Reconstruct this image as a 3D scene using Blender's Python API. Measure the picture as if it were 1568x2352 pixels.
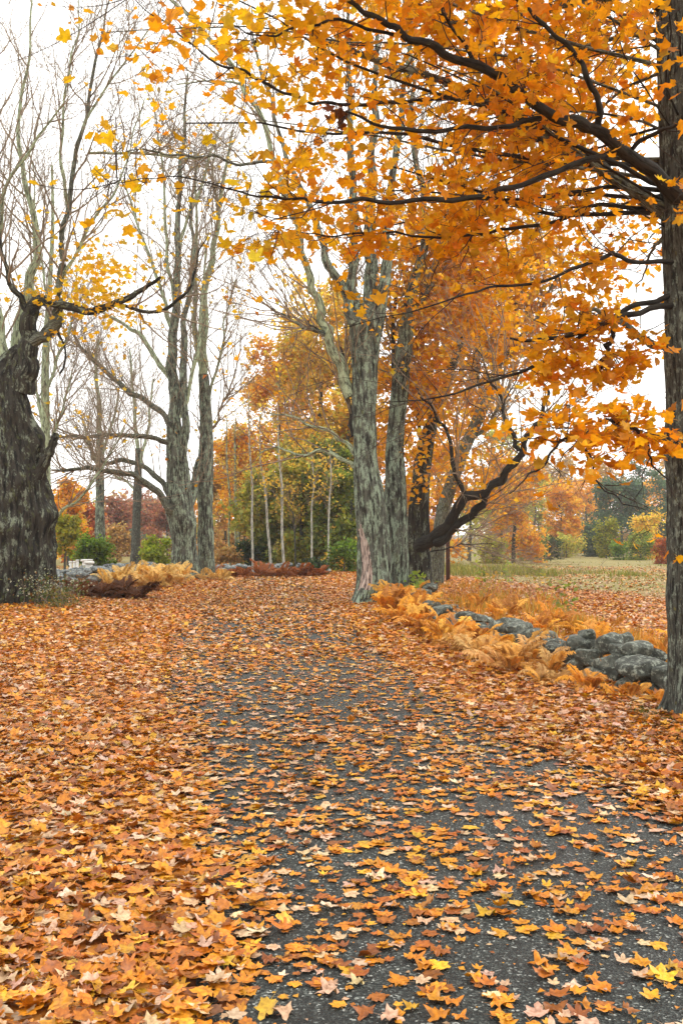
import bpy, math
import numpy as np
from mathutils import Matrix, Vector

for o in list(bpy.data.objects):
    bpy.data.objects.remove(o)
SC = bpy.context.scene
COL = SC.collection
R = math.radians
RNG = np.random.default_rng(11)

# ------------------------------------------------------------------ camera
F = 2288.0 / 2352.0            # focal length in frame heights
EYE = 1.6
PITCH = math.atan((1245 - 1176) / 2288.0)
cam_d = bpy.data.cameras.new('camera')
cam = bpy.data.objects.new('camera', cam_d)
COL.objects.link(cam)
cam.location = (0, 0, EYE)
cam.rotation_euler = (math.pi / 2 + PITCH, 0, 0)
cam_d.sensor_fit = 'VERTICAL'
cam_d.sensor_height = 36.0
cam_d.sensor_width = 24.0
cam_d.lens = 36.0 * F
cam_d.clip_start = 0.05
cam_d.clip_end = 6000
SC.camera = cam

# ------------------------------------------------------------------ world, overcast
SUN_EL, SUN_AZ = 48.0, 250.0
w = bpy.data.worlds.new('World')
SC.world = w
w.use_nodes = True
nt = w.node_tree
nt.nodes.clear()
sky = nt.nodes.new('ShaderNodeTexSky')
sky.sky_type = 'NISHITA'
sky.sun_disc = False
sky.sun_elevation = R(SUN_EL)
sky.sun_rotation = R(SUN_AZ)
sky.air_density = 1.0
sky.dust_density = 4.0
hs = nt.nodes.new('ShaderNodeHueSaturation')
hs.inputs['Saturation'].default_value = 0.05
mixc = nt.nodes.new('ShaderNodeMixRGB')
mixc.inputs['Fac'].default_value = 0.85
mixc.inputs['Color2'].default_value = (13.4, 13.25, 12.9, 1)   # even cloud deck
bg = nt.nodes.new('ShaderNodeBackground')
bg.inputs['Strength'].default_value = 0.115
wo = nt.nodes.new('ShaderNodeOutputWorld')
nt.links.new(sky.outputs[0], hs.inputs['Color'])
nt.links.new(hs.outputs[0], mixc.inputs['Color1'])
nt.links.new(mixc.outputs[0], bg.inputs['Color'])
nt.links.new(bg.outputs[0], wo.inputs['Surface'])

sun_d = bpy.data.lights.new('sun', 'SUN')
sun_d.energy = 1.2
sun_d.angle = R(25)
sun_d.color = (1.0, 0.96, 0.9)
sun = bpy.data.objects.new('sun', sun_d)
COL.objects.link(sun)
sun.location = (-20, -10, 60)
sun.rotation_euler = (R(90 - SUN_EL), 0, R(180 - SUN_AZ + 180))

SC.view_settings.view_transform = 'Standard'
SC.view_settings.look = 'None'
SC.view_settings.exposure = 0.65
SC.view_settings.gamma = 1.0
SC.view_settings.use_curve_mapping = False
SC.render.engine = 'CYCLES'
SC.cycles.max_bounces = 12
SC.cycles.diffuse_bounces = 7
SC.cycles.glossy_bounces = 2
SC.cycles.transmission_bounces = 4
SC.cycles.volume_bounces = 1
SC.cycles.transparent_max_bounces = 4
SC.cycles.use_denoising = True
try:
    SC.cycles.denoiser = 'OPENIMAGEDENOISE'
    SC.cycles.denoising_prefilter = 'ACCURATE'
except Exception:
    pass


# ================================================================== helpers
CP, SP = math.cos(PITCH), math.sin(PITCH)


def at(vx, vy, d):
    """A point of the place seen at (vx, vy) of a 1568 x 2352 view, d metres out."""
    x = (vx - 784) / 2288.0
    u = (1176 - vy) / 2288.0
    k = d / (CP - u * SP)
    return np.array([x * k, d, EYE + (SP + u * CP) * k])


def view_of(p):
    p = np.atleast_2d(p)
    q = p - np.array([0, 0, EYE])
    f = q[:, 1] * CP + q[:, 2] * SP
    u = -q[:, 1] * SP + q[:, 2] * CP
    f = np.where(f < 0.05, 0.05, f)
    return np.stack([784 + 2288 * q[:, 0] / f, 1176 - 2288 * u / f, f], 1)


def unit(v):
    return v / (np.linalg.norm(v, axis=-1, keepdims=True) + 1e-9)


def _hash(i, j, k):
    n = (i * 374761393 + j * 668265263 + k * 2147483647) & 0xFFFFFFFF
    n = ((n ^ (n >> 13)) * 1274126177) & 0xFFFFFFFF
    return ((n ^ (n >> 16)) & 0xFFFF) / 65535.0


def vnoise(p):
    p = np.asarray(p, dtype=np.float64)
    i = np.floor(p).astype(np.int64)
    f = p - i
    f = f * f * (3 - 2 * f)
    out = 0
    for a in (0, 1):
        for b in (0, 1):
            for c in (0, 1):
                wt = (f[..., 0] if a else 1 - f[..., 0]) * (f[..., 1] if b else 1 - f[..., 1]) * (f[..., 2] if c else 1 - f[..., 2])
                out = out + wt * _hash(i[..., 0] + a, i[..., 1] + b, i[..., 2] + c)
    return out * 2 - 1


def noise2(x, y, s, seed=0.0):
    return vnoise(np.stack([np.asarray(x) * s, np.asarray(y) * s, np.full(np.shape(x), seed + 0.37)], -1))


def smooth(a, b, x):
    t = np.clip((np.asarray(x) - a) / (b - a), 0, 1)
    return t * t * (3 - 2 * t)


def build_mesh(name, verts, faces, mat, smooth_shade=True, attrs=None, mats=None, fmat=None):
    """One mesh datablock from arrays; faces is an (F, k) array."""
    verts = np.ascontiguousarray(verts, dtype=np.float32)
    faces = np.ascontiguousarray(faces, dtype=np.int32)
    me = bpy.data.meshes.new(name)
    nf, k = faces.shape
    me.vertices.add(len(verts))
    me.vertices.foreach_set('co', verts.ravel())
    me.loops.add(nf * k)
    me.loops.foreach_set('vertex_index', faces.ravel())
    me.polygons.add(nf)
    me.polygons.foreach_set('loop_start', np.arange(nf, dtype=np.int32) * k)
    if smooth_shade:
        me.polygons.foreach_set('use_smooth', np.ones(nf, dtype=bool))
    if attrs:
        for an, (tp, data) in attrs.items():
            a = me.attributes.new(an, tp, 'POINT')
            data = np.ascontiguousarray(data, dtype=np.float32)
            key = {'FLOAT_COLOR': 'color', 'FLOAT_VECTOR': 'vector', 'FLOAT': 'value'}[tp]
            a.data.foreach_set(key, data.ravel())
    for m in (mats or [mat]):
        me.materials.append(m)
    if fmat is not None:
        me.polygons.foreach_set('material_index', np.ascontiguousarray(fmat, dtype=np.int32))
    me.update(calc_edges=True)
    return me


def link(name, me, parent=None, loc=None):
    o = bpy.data.objects.new(name, me)
    COL.objects.link(o)
    if parent is not None:
        o.parent = parent
    if loc is not None:
        o.location = loc
    return o


def tag(o, label=None, cat=None, group=None, kind=None):
    if label:
        o['label'] = label
    if cat:
        o['category'] = cat
    if group:
        o['group'] = group
    if kind:
        o['kind'] = kind
    return o


def empty(name, loc):
    o = bpy.data.objects.new(name, None)
    COL.objects.link(o)
    o.location = loc
    o.empty_display_size = 0.2
    return o


class Acc:
    """Collects shapes with the same number of corners per face, with point attributes."""

    def __init__(self):
        self.v, self.f, self.a, self.n = [], [], {}, 0

    def add(self, v, f, **attrs):
        self.v.append(v)
        self.f.append(f + self.n)
        for k, d in attrs.items():
            self.a.setdefault(k, []).append(d)
        self.n += len(v)

    def build(self, name, mat, parent=None, base=None, smooth_shade=True):
        if not self.v:
            return None
        v = np.concatenate(self.v)
        if base is not None:
            v = v - np.asarray(base)
        at_ = {}
        for k, d in self.a.items():
            d = np.concatenate(d)
            at_[k] = ('FLOAT_COLOR' if d.shape[1] == 4 else 'FLOAT_VECTOR', d)
        me = build_mesh(name, v, np.concatenate(self.f), mat, smooth_shade, at_)
        return link(name, me, parent)


# ------------------------------------------------------------------ tubes and branches
def tubes(P, Rd, k):
    """P (N,S,3) centre lines, Rd (N,S) radii -> verts, quads, bark coordinates."""
    N, S, _ = P.shape
    T = np.gradient(P, axis=1)
    T = unit(T)
    ref = np.where(np.abs(T[:, :1, 2:3]) > 0.8, np.array([[[1.0, 0.05, 0]]]), np.array([[[0.0, 0.05, 1.0]]]))
    A = unit(np.cross(T, np.broadcast_to(ref, T.shape)))
    B = np.cross(T, A)
    th = np.arange(k) * 2 * math.pi / k
    c, s = np.cos(th), np.sin(th)
    ring = P[:, :, None, :] + Rd[:, :, None, None] * (A[:, :, None, :] * c[None, None, :, None] + B[:, :, None, :] * s[None, None, :, None])
    V = ring.reshape(-1, 3)
    ln = np.concatenate([np.zeros((N, 1)), np.cumsum(np.linalg.norm(np.diff(P, axis=1), axis=2), axis=1)], 1)
    off = np.arange(N)[:, None] * 1.7
    bc = np.empty((N, S, k, 3))
    bc[..., 0] = Rd[:, :, None] * c
    bc[..., 1] = Rd[:, :, None] * s
    bc[..., 2] = (ln + off)[:, :, None]
    idx = np.arange(N * S * k).reshape(N, S, k)
    a = idx[:, :-1, :]
    b = np.roll(idx, -1, axis=2)[:, :-1, :]
    d = idx[:, 1:, :]
    e = np.roll(idx, -1, axis=2)[:, 1:, :]
    Q = np.stack([a, b, e, d], -1).reshape(-1, 4)
    return V, Q, bc.reshape(-1, 3)


def resample(pts, n):
    """Catmull-Rom through rows of pts, n samples."""
    pts = np.asarray(pts, dtype=float)
    m = len(pts)
    p = np.concatenate([[2 * pts[0] - pts[1]], pts, [2 * pts[-1] - pts[-2]]])
    t = np.linspace(0, m - 1 - 1e-6, n)
    i = t.astype(int)
    f = (t - i)[:, None]
    p0, p1, p2, p3 = p[i], p[i + 1], p[i + 2], p[i + 3]
    return 0.5 * (2 * p1 + (p2 - p0) * f + (2 * p0 - 5 * p1 + 4 * p2 - p3) * f ** 2 + (3 * p1 - p0 - 3 * p2 + p3) * f ** 3)


def trace(rows, n=None):
    """rows of (view x, view y, distance, width in view px) -> (n,4) x y z r."""
    q = []
    for vx, vy, d, wd in rows:
        p = at(vx, vy, d)
        q.append([p[0], p[1], p[2], wd * 0.5 * d / 2288.0])
    q = np.array(q)
    s = resample(q, n or max(8, len(rows) * 4))
    s[:, 3] = np.maximum(s[:, 3], 0.002)
    return s


def grow(st, dr, ln, S, wander, trop, rng=RNG):
    """Wandering shoots: starts (N,3), directions, lengths -> (N,S,3)."""
    N = len(st)
    P = np.empty((N, S, 3))
    P[:, 0] = st
    d = unit(dr)
    step = (np.asarray(ln) / (S - 1))[:, None]
    for s in range(1, S):
        d = unit(d + rng.normal(0, wander, (N, 3)) + np.array([0, 0, trop]))
        P[:, s] = P[:, s - 1] + d * step
    return P


def spawn(P, Rd, n, lo, hi, amin, amax, flat=0.0, up=0.0, rng=RNG):
    """n side shoots from the lines P: positions, directions, parent radius, parent index, parameter."""
    N, S, _ = P.shape
    i = rng.integers(0, N, n)
    t = lo + (hi - lo) * rng.random(n) ** 0.85
    x = t * (S - 1)
    j = np.minimum(x.astype(int), S - 2)
    f = (x - j)[:, None]
    p = P[i, j] * (1 - f) + P[i, j + 1] * f
    r = Rd[i, j] * (1 - f[:, 0]) + Rd[i, j + 1] * f[:, 0]
    T = unit(P[i, j + 1] - P[i, j])
    rnd = unit(rng.normal(0, 1, (n, 3)) * np.array([1, 1, 1 - flat]))
    perp = unit(rnd - (rnd * T).sum(1, keepdims=True) * T)
    a = np.radians(amin + (amax - amin) * rng.random(n))[:, None]
    d = unit(T * np.cos(a) + perp * np.sin(a) + np.array([0, 0, up]))
    return p, d, r, i, t


def taper(r0, S, end=0.3):
    t = np.linspace(0, 1, S)[None]
    return np.asarray(r0)[:, None] * (1 - (1 - end) * t)


def fat_trunk(rows4, k, n, seed, rough=0.05, ridge=0.03, flare=0.6, flare_h=0.5, roots=5, bumps=(), lean_top=True):
    """A lumpy ridged trunk: rows4 = x y z r control rows; bumps = (z, angle, spread z, spread angle, amount)."""
    s = resample(rows4, n)
    P, rr = s[:, :3], s[:, 3]
    T = unit(np.gradient(P, axis=0))
    A = unit(np.cross(T, np.array([0.0, 1.0, 0.02])))
    B = np.cross(T, A)
    th = np.arange(k) * 2 * math.pi / k
    c, sn = np.cos(th), np.sin(th)
    z = P[:, 2] - P[0, 2]
    TH, Z = np.meshgrid(th, z)
    RR = rr[:, None] * np.ones_like(TH)
    q = np.stack([np.cos(TH) * 1.3, np.sin(TH) * 1.3, Z * 0.9 + seed * 7.1], -1)
    m = 1 + rough * 2.2 * vnoise(q) + rough * 1.2 * vnoise(q * 2.3 + 5)
    q2 = np.stack([np.cos(TH) * 5.5, np.sin(TH) * 5.5, Z * 1.1 + seed * 3.3], -1)
    rg = vnoise(q2)
    rg = np.sign(rg) * np.abs(rg) ** .6
    q3 = np.stack([np.cos(TH) * 11, np.sin(TH) * 11, Z * 2.0 + seed], -1)
    m = m + ridge * (1 - 2 * np.abs(rg)) + ridge * 0.7 * vnoise(q3)
    if flare:
        fl = np.exp(-Z / flare_h)
        lob = 0.55 + 0.45 * np.cos(roots * TH + seed + 0.8 * np.sin(TH * 2 + seed))
        m = m + flare * fl * lob
    for bz, ba, sz, sa, am in bumps:
        da = np.angle(np.exp(1j * (TH - ba)))
        m = m + am * np.exp(-((Z - bz) / sz) ** 2 - (da / sa) ** 2)
    RR = RR * m
    V = P[:, None, :] + RR[..., None] * (A[:, None, :] * c[None, :, None] + B[:, None, :] * sn[None, :, None])
    bc = np.stack([rr[:, None] * np.cos(TH), rr[:, None] * np.sin(TH), Z + seed * 5], -1)
    idx = np.arange(n * k).reshape(n, k)
    a = idx[:-1]
    b = np.roll(idx, -1, 1)[:-1]
    d = idx[1:]
    e = np.roll(idx, -1, 1)[1:]
    return V.reshape(-1, 3), np.stack([a, b, e, d], -1).reshape(-1, 4), bc.reshape(-1, 3)


# ------------------------------------------------------------------ leaves
def maple_outline(full=True, g=None):
    lobes = [(-25, .44), (35, .60), (90, .68), (145, .60), (205, .44)]
    if g is not None:
        lobes = [(a + g.normal(0, 5), r * g.uniform(.78, 1.1)) for a, r in lobes]
    notch = [5, 63, 117, 175]
    pts = []
    for i, (a, r) in enumerate(lobes):
        if full:
            for da, k in ((-14, .80), (0, 1), (14, .80)):
                pts.append((a + da, r * k))
        else:
            pts.append((a, r))
        if i < 4:
            pts.append((notch[i], .34 if i in (1, 2) else .36))
    pts.append((238, .37))
    pts.append((270, .22))
    pts.append((302, .37))
    if not full:
        pts = pts[:-3] + [(270, .26)]
    return np.array([(r * math.cos(R(a)), r * math.sin(R(a))) for a, r in pts])


def leaf_template(level, curl=0.25, seed=0):
    """level 2: full maple outline with stalk; 1: star; 0: kite of two triangles."""
    g = np.random.default_rng(100 + seed)
    if level == 0:
        v = np.array([[0, -.45, 0], [.46, .06, .16 * curl * 4], [0, .6, -.05], [-.46, .06, .16 * curl * 4]])
        f = np.array([[0, 1, 2], [0, 2, 3]])
        return v, f
    o = maple_outline(level == 2, g if seed else None)
    v = np.zeros((len(o) + 1, 3))
    v[1:, :2] = o
    x, y = v[:, 0], v[:, 1]
    v[:, 2] = curl * (x ** 2 * g.uniform(.2, 1.6) + y ** 2 * g.uniform(-.6, 1.2)) + curl * .25 * g.normal(0, .25, len(v))
    v[0, 2] -= .03
    n = len(o)
    f = np.array([[0, 1 + i, 1 + (i + 1) % n] for i in range(n)])
    if level == 2:
        m = len(v)
        st = np.array([[-.012, -.2, 0], [.012, -.2, 0], [g.uniform(-.12, .12), -.72, .06]])
        v = np.concatenate([v, st])
        f = np.concatenate([f, [[m, m + 1, m + 2]]])
    return v, f


LEAF2 = [leaf_template(2, c, 11 + i) for i, c in enumerate((.15, .5, .8, -.5, 1.2, .3))]
LEAFG = [leaf_template(2, c, 30 + i) for i, c in enumerate((.12, .3, .5, -.3, .7, .2, -.5, .4, 1.5, .15))]
LEAF1 = [leaf_template(1, c, 51 + i) for i, c in enumerate((.2, .5, -.4, .8, .1, .3))]
LEAF0 = [leaf_template(0, c, i) for i, c in enumerate((.1, .4, -.3))]


def rot_from(yaw, tilt, taz, roll=None):
    """Rotation matrices: spin by yaw about z, then tilt by `tilt` about a level axis at azimuth taz."""
    cy, sy = np.cos(yaw), np.sin(yaw)
    N = len(yaw)
    Z = np.zeros((N, 3, 3))
    Z[:, 0, 0], Z[:, 0, 1], Z[:, 1, 0], Z[:, 1, 1], Z[:, 2, 2] = cy, -sy, sy, cy, 1
    ax = np.stack([np.cos(taz), np.sin(taz), np.zeros(N)], 1)
    K = np.zeros((N, 3, 3))
    K[:, 0, 1], K[:, 0, 2] = -ax[:, 2], ax[:, 1]
    K[:, 1, 0], K[:, 1, 2] = ax[:, 2], -ax[:, 0]
    K[:, 2, 0], K[:, 2, 1] = -ax[:, 1], ax[:, 0]
    st, ct = np.sin(tilt)[:, None, None], (1 - np.cos(tilt))[:, None, None]
    M = np.eye(3)[None] + st * K + ct * (K @ K)
    return M @ Z


def place_leaves(acc, temps, pos, Rm, size, col, rng=RNG):
    which = rng.integers(0, len(temps), len(pos))
    for w_, (tv, tf) in enumerate(temps):
        m = which == w_
        n = int(m.sum())
        if not n:
            continue
        v = np.einsum('nij,vj->nvi', Rm[m], tv) * size[m][:, None, None] + pos[m][:, None, :]
        f = (tf[None] + (np.arange(n) * len(tv))[:, None, None]).reshape(-1, 3)
        c = np.repeat(np.concatenate([col[m], np.ones((n, 1))], 1), len(tv), axis=0)
        acc.add(v.reshape(-1, 3), f, Col=c)
    return which


def hang(n, rng=RNG):
    """Orientation of leaves on twigs: blades spread level to hanging."""
    tilt = np.abs(rng.normal(0.75, 0.5, n))
    return rot_from(rng.uniform(0, 6.283, n), tilt, rng.uniform(0, 6.283, n))


def pal(cols, wts, n, jit=0.12, rng=RNG):
    cols = np.array(cols)
    i = rng.choice(len(cols), n, p=np.array(wts) / sum(wts))
    c = cols[i] * (1 + rng.normal(0, jit, (n, 1))) * (1 + rng.normal(0, jit * .35, (n, 3)))
    return np.clip(c, 0.003, 0.88), i


# ================================================================== materials
def new_mat(name):
    m = bpy.data.materials.new(name)
    m.use_nodes = True
    t = m.node_tree
    t.nodes.clear()
    out = t.nodes.new('ShaderNodeOutputMaterial')
    return m, t, out


def N_(t, kind, **kw):
    n = t.nodes.new(kind)
    for k, v in kw.items():
        if hasattr(n, k):
            setattr(n, k, v)
        else:
            n.inputs[k].default_value = v
    return n


def ramp(t, stops):
    r = t.nodes.new('ShaderNodeValToRGB')
    e = r.color_ramp.elements
    while len(e) < len(stops):
        e.new(0.5)
    for x, (p, c) in zip(e, stops):
        x.position = p
        x.color = c if len(c) == 4 else (*c, 1)
    return r


def leaf_mat(name, source='Col', trans=0.45, rough=0.55, spec=0.3, blotch=0.35, scale=60, tint=(1.12, 1.04, 0.6)):
    m, t, out = new_mat(name)
    L = t.links.new
    if source == 'object':
        c = N_(t, 'ShaderNodeObjectInfo')
        co = c.outputs['Color']
    else:
        c = N_(t, 'ShaderNodeAttribute', attribute_name=source)
        co = c.outputs['Color']
    tc = N_(t, 'ShaderNodeTexCoord')
    geo = N_(t, 'ShaderNodeNewGeometry')
    nz = N_(t, 'ShaderNodeTexNoise', Scale=scale, Detail=3.0)
    L(geo.outputs['Position'], nz.inputs['Vector'])
    rp = ramp(t, [(0.3, (1 - blotch, 1 - blotch * 1.15, 1 - blotch * 1.3)), (0.62, (1.06, 1.06, 1.06))])
    L(nz.outputs['Fac'], rp.inputs['Fac'])
    mx = N_(t, 'ShaderNodeMixRGB', blend_type='MULTIPLY', Fac=1.0)
    L(co, mx.inputs['Color1'])
    L(rp.outputs['Color'], mx.inputs['Color2'])
    p = N_(t, 'ShaderNodeBsdfPrincipled', Roughness=rough)
    p.inputs['Specular IOR Level'].default_value = spec
    L(mx.outputs['Color'], p.inputs['Base Color'])
    if trans > 0:
        tr = N_(t, 'ShaderNodeBsdfTranslucent')
        tm = N_(t, 'ShaderNodeMixRGB', blend_type='MULTIPLY', Fac=1.0, Color2=(*tint, 1))
        L(mx.outputs['Color'], tm.inputs['Color1'])
        L(tm.outputs['Color'], tr.inputs['Color'])
        ms = N_(t, 'ShaderNodeMixShader', Fac=trans)
        L(p.outputs[0], ms.inputs[1])
        L(tr.outputs[0], ms.inputs[2])
        L(ms.outputs[0], out.inputs['Surface'])
    else:
        L(p.outputs[0], out.inputs['Surface'])
    return m


def bark_mat(name, dark, mid, lichen, lich_amt=0.5, moss=(0.10, 0.12, 0.03), moss_amt=0.2, sc=1.0, bump=0.6, wood=None, wood_amt=0.0):
    m, t, out = new_mat(name)
    L = t.links.new
    a = N_(t, 'ShaderNodeAttribute', attribute_name='bcoord')
    mp = N_(t, 'ShaderNodeMapping')
    mp.inputs['Scale'].default_value = (26 * sc, 26 * sc, 4.2 * sc)
    L(a.outputs['Vector'], mp.inputs['Vector'])
    n1 = N_(t, 'ShaderNodeTexNoise', Scale=1.0, Detail=6.0, Roughness=0.65)
    L(mp.outputs[0], n1.inputs['Vector'])
    r1 = ramp(t, [(0.41, dark), (0.50, mid), (0.70, tuple(x * 1.6 for x in mid))])
    L(n1.outputs['Fac'], r1.inputs['Fac'])
    mp2 = N_(t, 'ShaderNodeMapping')
    mp2.inputs['Scale'].default_value = (7.5 * sc, 7.5 * sc, 3.6 * sc)
    L(a.outputs['Vector'], mp2.inputs['Vector'])
    n2 = N_(t, 'ShaderNodeTexNoise', Scale=1.6, Detail=8.0, Roughness=0.82)
    L(mp2.outputs[0], n2.inputs['Vector'])
    lo = 0.62 - 0.24 * lich_amt
    r2 = ramp(t, [(lo + .02, (0, 0, 0)), (lo + 0.07, (1, 1, 1))])
    L(n2.outputs['Fac'], r2.inputs['Fac'])
    # lichen sits on the plates, not in the cracks
    r1m = ramp(t, [(0.42, (0.03,) * 3), (0.50, (1, 1, 1))])
    L(n1.outputs['Fac'], r1m.inputs['Fac'])
    mul = N_(t, 'ShaderNodeMath', operation='MULTIPLY')
    L(r2.outputs['Color'], mul.inputs[0])
    L(r1m.outputs['Color'], mul.inputs[1])
    mul2 = N_(t, 'ShaderNodeMath', operation='MULTIPLY')
    mul2.inputs[1].default_value = 0.85
    L(mul.outputs[0], mul2.inputs[0])
    mx = N_(t, 'ShaderNodeMixRGB', Color2=(*lichen, 1))
    L(mul2.outputs[0], mx.inputs['Fac'])
    L(r1.outputs['Color'], mx.inputs['Color1'])
    n3 = N_(t, 'ShaderNodeTexNoise', Scale=2.7, Detail=4.0, Roughness=0.6)
    L(mp2.outputs[0], n3.inputs['Vector'])
    lo = 0.66 - 0.24 * moss_amt
    r3 = ramp(t, [(lo, (0, 0, 0)), (lo + 0.14, (0.75,) * 3)])
    L(n3.outputs['Fac'], r3.inputs['Fac'])
    mx2 = N_(t, 'ShaderNodeMixRGB', Color2=(*moss, 1))
    L(r3.outputs['Color'], mx2.inputs['Fac'])
    L(mx.outputs[0], mx2.inputs['Color1'])
    col = mx2.outputs[0]
    p = N_(t, 'ShaderNodeBsdfPrincipled', Roughness=0.85)
    p.inputs['Specular IOR Level'].default_value = 0.25
    L(col, p.inputs['Base Color'])
    b = N_(t, 'ShaderNodeBump', Strength=bump, Distance=0.04)
    L(n1.outputs['Fac'], b.inputs['Height'])
    L(b.outputs[0], p.inputs['Normal'])
    L(p.outputs[0], out.inputs['Surface'])
    return m


LICH = (0.26, 0.33, 0.24)
M_BARK_GREY = bark_mat('bark_grey_lichen', (0.014, 0.013, 0.010), (0.075, 0.078, 0.062), LICH, 0.62, moss=(0.13, 0.15, 0.05), moss_amt=0.22, sc=0.55, bump=0.9)
M_BARK_OLD = bark_mat('bark_old_dark', (0.004, 0.0035, 0.003), (0.026, 0.023, 0.017), (0.19, 0.22, 0.165), 0.46, moss=(0.075, 0.085, 0.022), moss_amt=0.38, sc=0.5, bump=1.0)
M_BARK_NEAR = bark_mat('bark_near_maple', (0.010, 0.010, 0.008), (0.050, 0.052, 0.043), (0.19, 0.23, 0.185), 0.5, moss=(0.16, 0.15, 0.03), moss_amt=0.15, sc=1.6)
M_BARK_DARK = bark_mat('bark_wet_limb', (0.007, 0.006, 0.005), (0.022, 0.020, 0.016), (0.13, 0.15, 0.12), 0.12, moss=(0.06, 0.07, 0.02), moss_amt=0.15, sc=1.5, bump=0.4)
M_BARK_MOSS = bark_mat('bark_mossy_limb', (0.018, 0.016, 0.012), (0.07, 0.068, 0.055), (0.20, 0.23, 0.18), 0.6, moss=(0.13, 0.14, 0.03), moss_amt=0.5, sc=1.5)
M_BARK_PALE = bark_mat('bark_pale_limb', (0.065, 0.068, 0.045), (0.235, 0.26, 0.165), (0.39, 0.47, 0.31), 0.75, moss=(0.2, 0.2, 0.08), moss_amt=0.3)
M_BARK_WOOD = bark_mat('bark_bare_wood', (0.08, 0.055, 0.045), (0.36, 0.28, 0.235), (0.46, 0.39, 0.34), 0.5, moss_amt=0.05)
M_BARK_BIRCH = bark_mat('bark_birch', (0.10, 0.095, 0.08), (0.36, 0.36, 0.31), (0.50, 0.51, 0.45), 0.6, moss_amt=0.0, bump=0.2)
M_TWIG = bark_mat('twig_reddish', (0.11, 0.085, 0.06), (0.24, 0.185, 0.13), (0.3, 0.28, 0.21), 0.2, moss_amt=0.0, bump=0.0)
M_TWIG_DARK = bark_mat('twig_dark', (0.015, 0.011, 0.009), (0.045, 0.032, 0.026), (0.1, 0.09, 0.08), 0.1, moss_amt=0.0, bump=0.0)
M_LEAF = leaf_mat('leaf_autumn', trans=0.66, scale=25, blotch=0.25)
M_LEAF_ONE = leaf_mat('leaf_autumn_single', 'object', trans=0.66, scale=25, blotch=0.25)
M_LITTER = leaf_mat('leaf_litter', trans=0.12, rough=0.45, spec=0.4, blotch=0.45, scale=55)
M_LITTER_ONE = leaf_mat('leaf_fallen_single', 'object', trans=0.12, rough=0.45, spec=0.4, blotch=0.45, scale=55)
M_FOL = leaf_mat('foliage_far', trans=0.6, scale=3, blotch=0.2)
M_FERN = leaf_mat('fern_dry', 'object', trans=0.35, rough=0.7, spec=0.15, scale=14, blotch=0.4, tint=(1.1, 1, .75))
M_GRASS = leaf_mat('meadow_blades', trans=0.3, rough=0.7, spec=0.15, scale=4, blotch=0.3)


def ground_mat():
    m, t, out = new_mat('ground_leaf_and_grass')
    L = t.links.new
    geo = N_(t, 'ShaderNodeNewGeometry')
    at_ = N_(t, 'ShaderNodeAttribute', attribute_name='field')
    v = N_(t, 'ShaderNodeTexVoronoi', Scale=11.0)
    L(geo.outputs['Position'], v.inputs['Vector'])
    sp = N_(t, 'ShaderNodeSeparateColor')
    L(v.outputs['Color'], sp.inputs[0])
    rl = ramp(t, [(0.0, (0.09, 0.035, 0.012)), (0.3, (0.26, 0.085, 0.014)), (0.6, (0.44, 0.15, 0.018)), (0.85, (0.52, 0.22, 0.04)), (1.0, (0.55, 0.36, 0.2))])
    L(sp.outputs[0], rl.inputs['Fac'])
    n = N_(t, 'ShaderNodeTexNoise', Scale=0.9, Detail=6.0, Roughness=0.65)
    L(geo.outputs['Position'], n.inputs['Vector'])
    rg = ramp(t, [(0.28, (0.17, 0.115, 0.035)), (0.43, (0.215, 0.18, 0.055)), (0.58, (0.25, 0.205, 0.068)), (0.70, (0.36, 0.19, 0.055))])
    L(n.outputs['Fac'], rg.inputs['Fac'])
    n2 = N_(t, 'ShaderNodeTexNoise', Scale=9.0, Detail=4.0)
    L(geo.outputs['Position'], n2.inputs['Vector'])
    r2 = ramp(t, [(0.3, (0.6, 0.6, 0.6)), (0.7, (1.25, 1.25, 1.2))])
    L(n2.outputs['Fac'], r2.inputs['Fac'])
    mg = N_(t, 'ShaderNodeMixRGB', blend_type='MULTIPLY', Fac=1.0)
    L(rg.outputs[0], mg.inputs[1])
    L(r2.outputs[0], mg.inputs[2])
    # ragged edge between leaf carpet and grass
    add = N_(t, 'ShaderNodeMath', operation='ADD')
    n3 = N_(t, 'ShaderNodeTexNoise', Scale=0.6, Detail=5.0, Roughness=0.7)
    L(geo.outputs['Position'], n3.inputs['Vector'])
    mr = N_(t, 'ShaderNodeMapRange')
    mr.inputs['To Min'].default_value = -0.6
    mr.inputs['To Max'].default_value = 0.6
    L(n3.outputs['Fac'], mr.inputs['Value'])
    L(at_.outputs['Fac'], add.inputs[0])
    L(mr.outputs[0], add.inputs[1])
    rm = ramp(t, [(0.42, (0, 0, 0)), (0.58, (1, 1, 1))])
    L(add.outputs[0], rm.inputs['Fac'])
    mx = N_(t, 'ShaderNodeMixRGB')
    L(rm.outputs[0], mx.inputs['Fac'])
    L(rl.outputs[0], mx.inputs[1])
    L(mg.outputs[0], mx.inputs[2])
    p = N_(t, 'ShaderNodeBsdfPrincipled', Roughness=0.8)
    p.inputs['Specular IOR Level'].default_value = 0.2
    L(mx.outputs[0], p.inputs['Base Color'])
    b = N_(t, 'ShaderNodeBump', Strength=0.8, Distance=0.05)
    L(sp.outputs[1], b.inputs['Height'])
    L(b.outputs[0], p.inputs['Normal'])
    L(p.outputs[0], out.inputs['Surface'])
    return m


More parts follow.
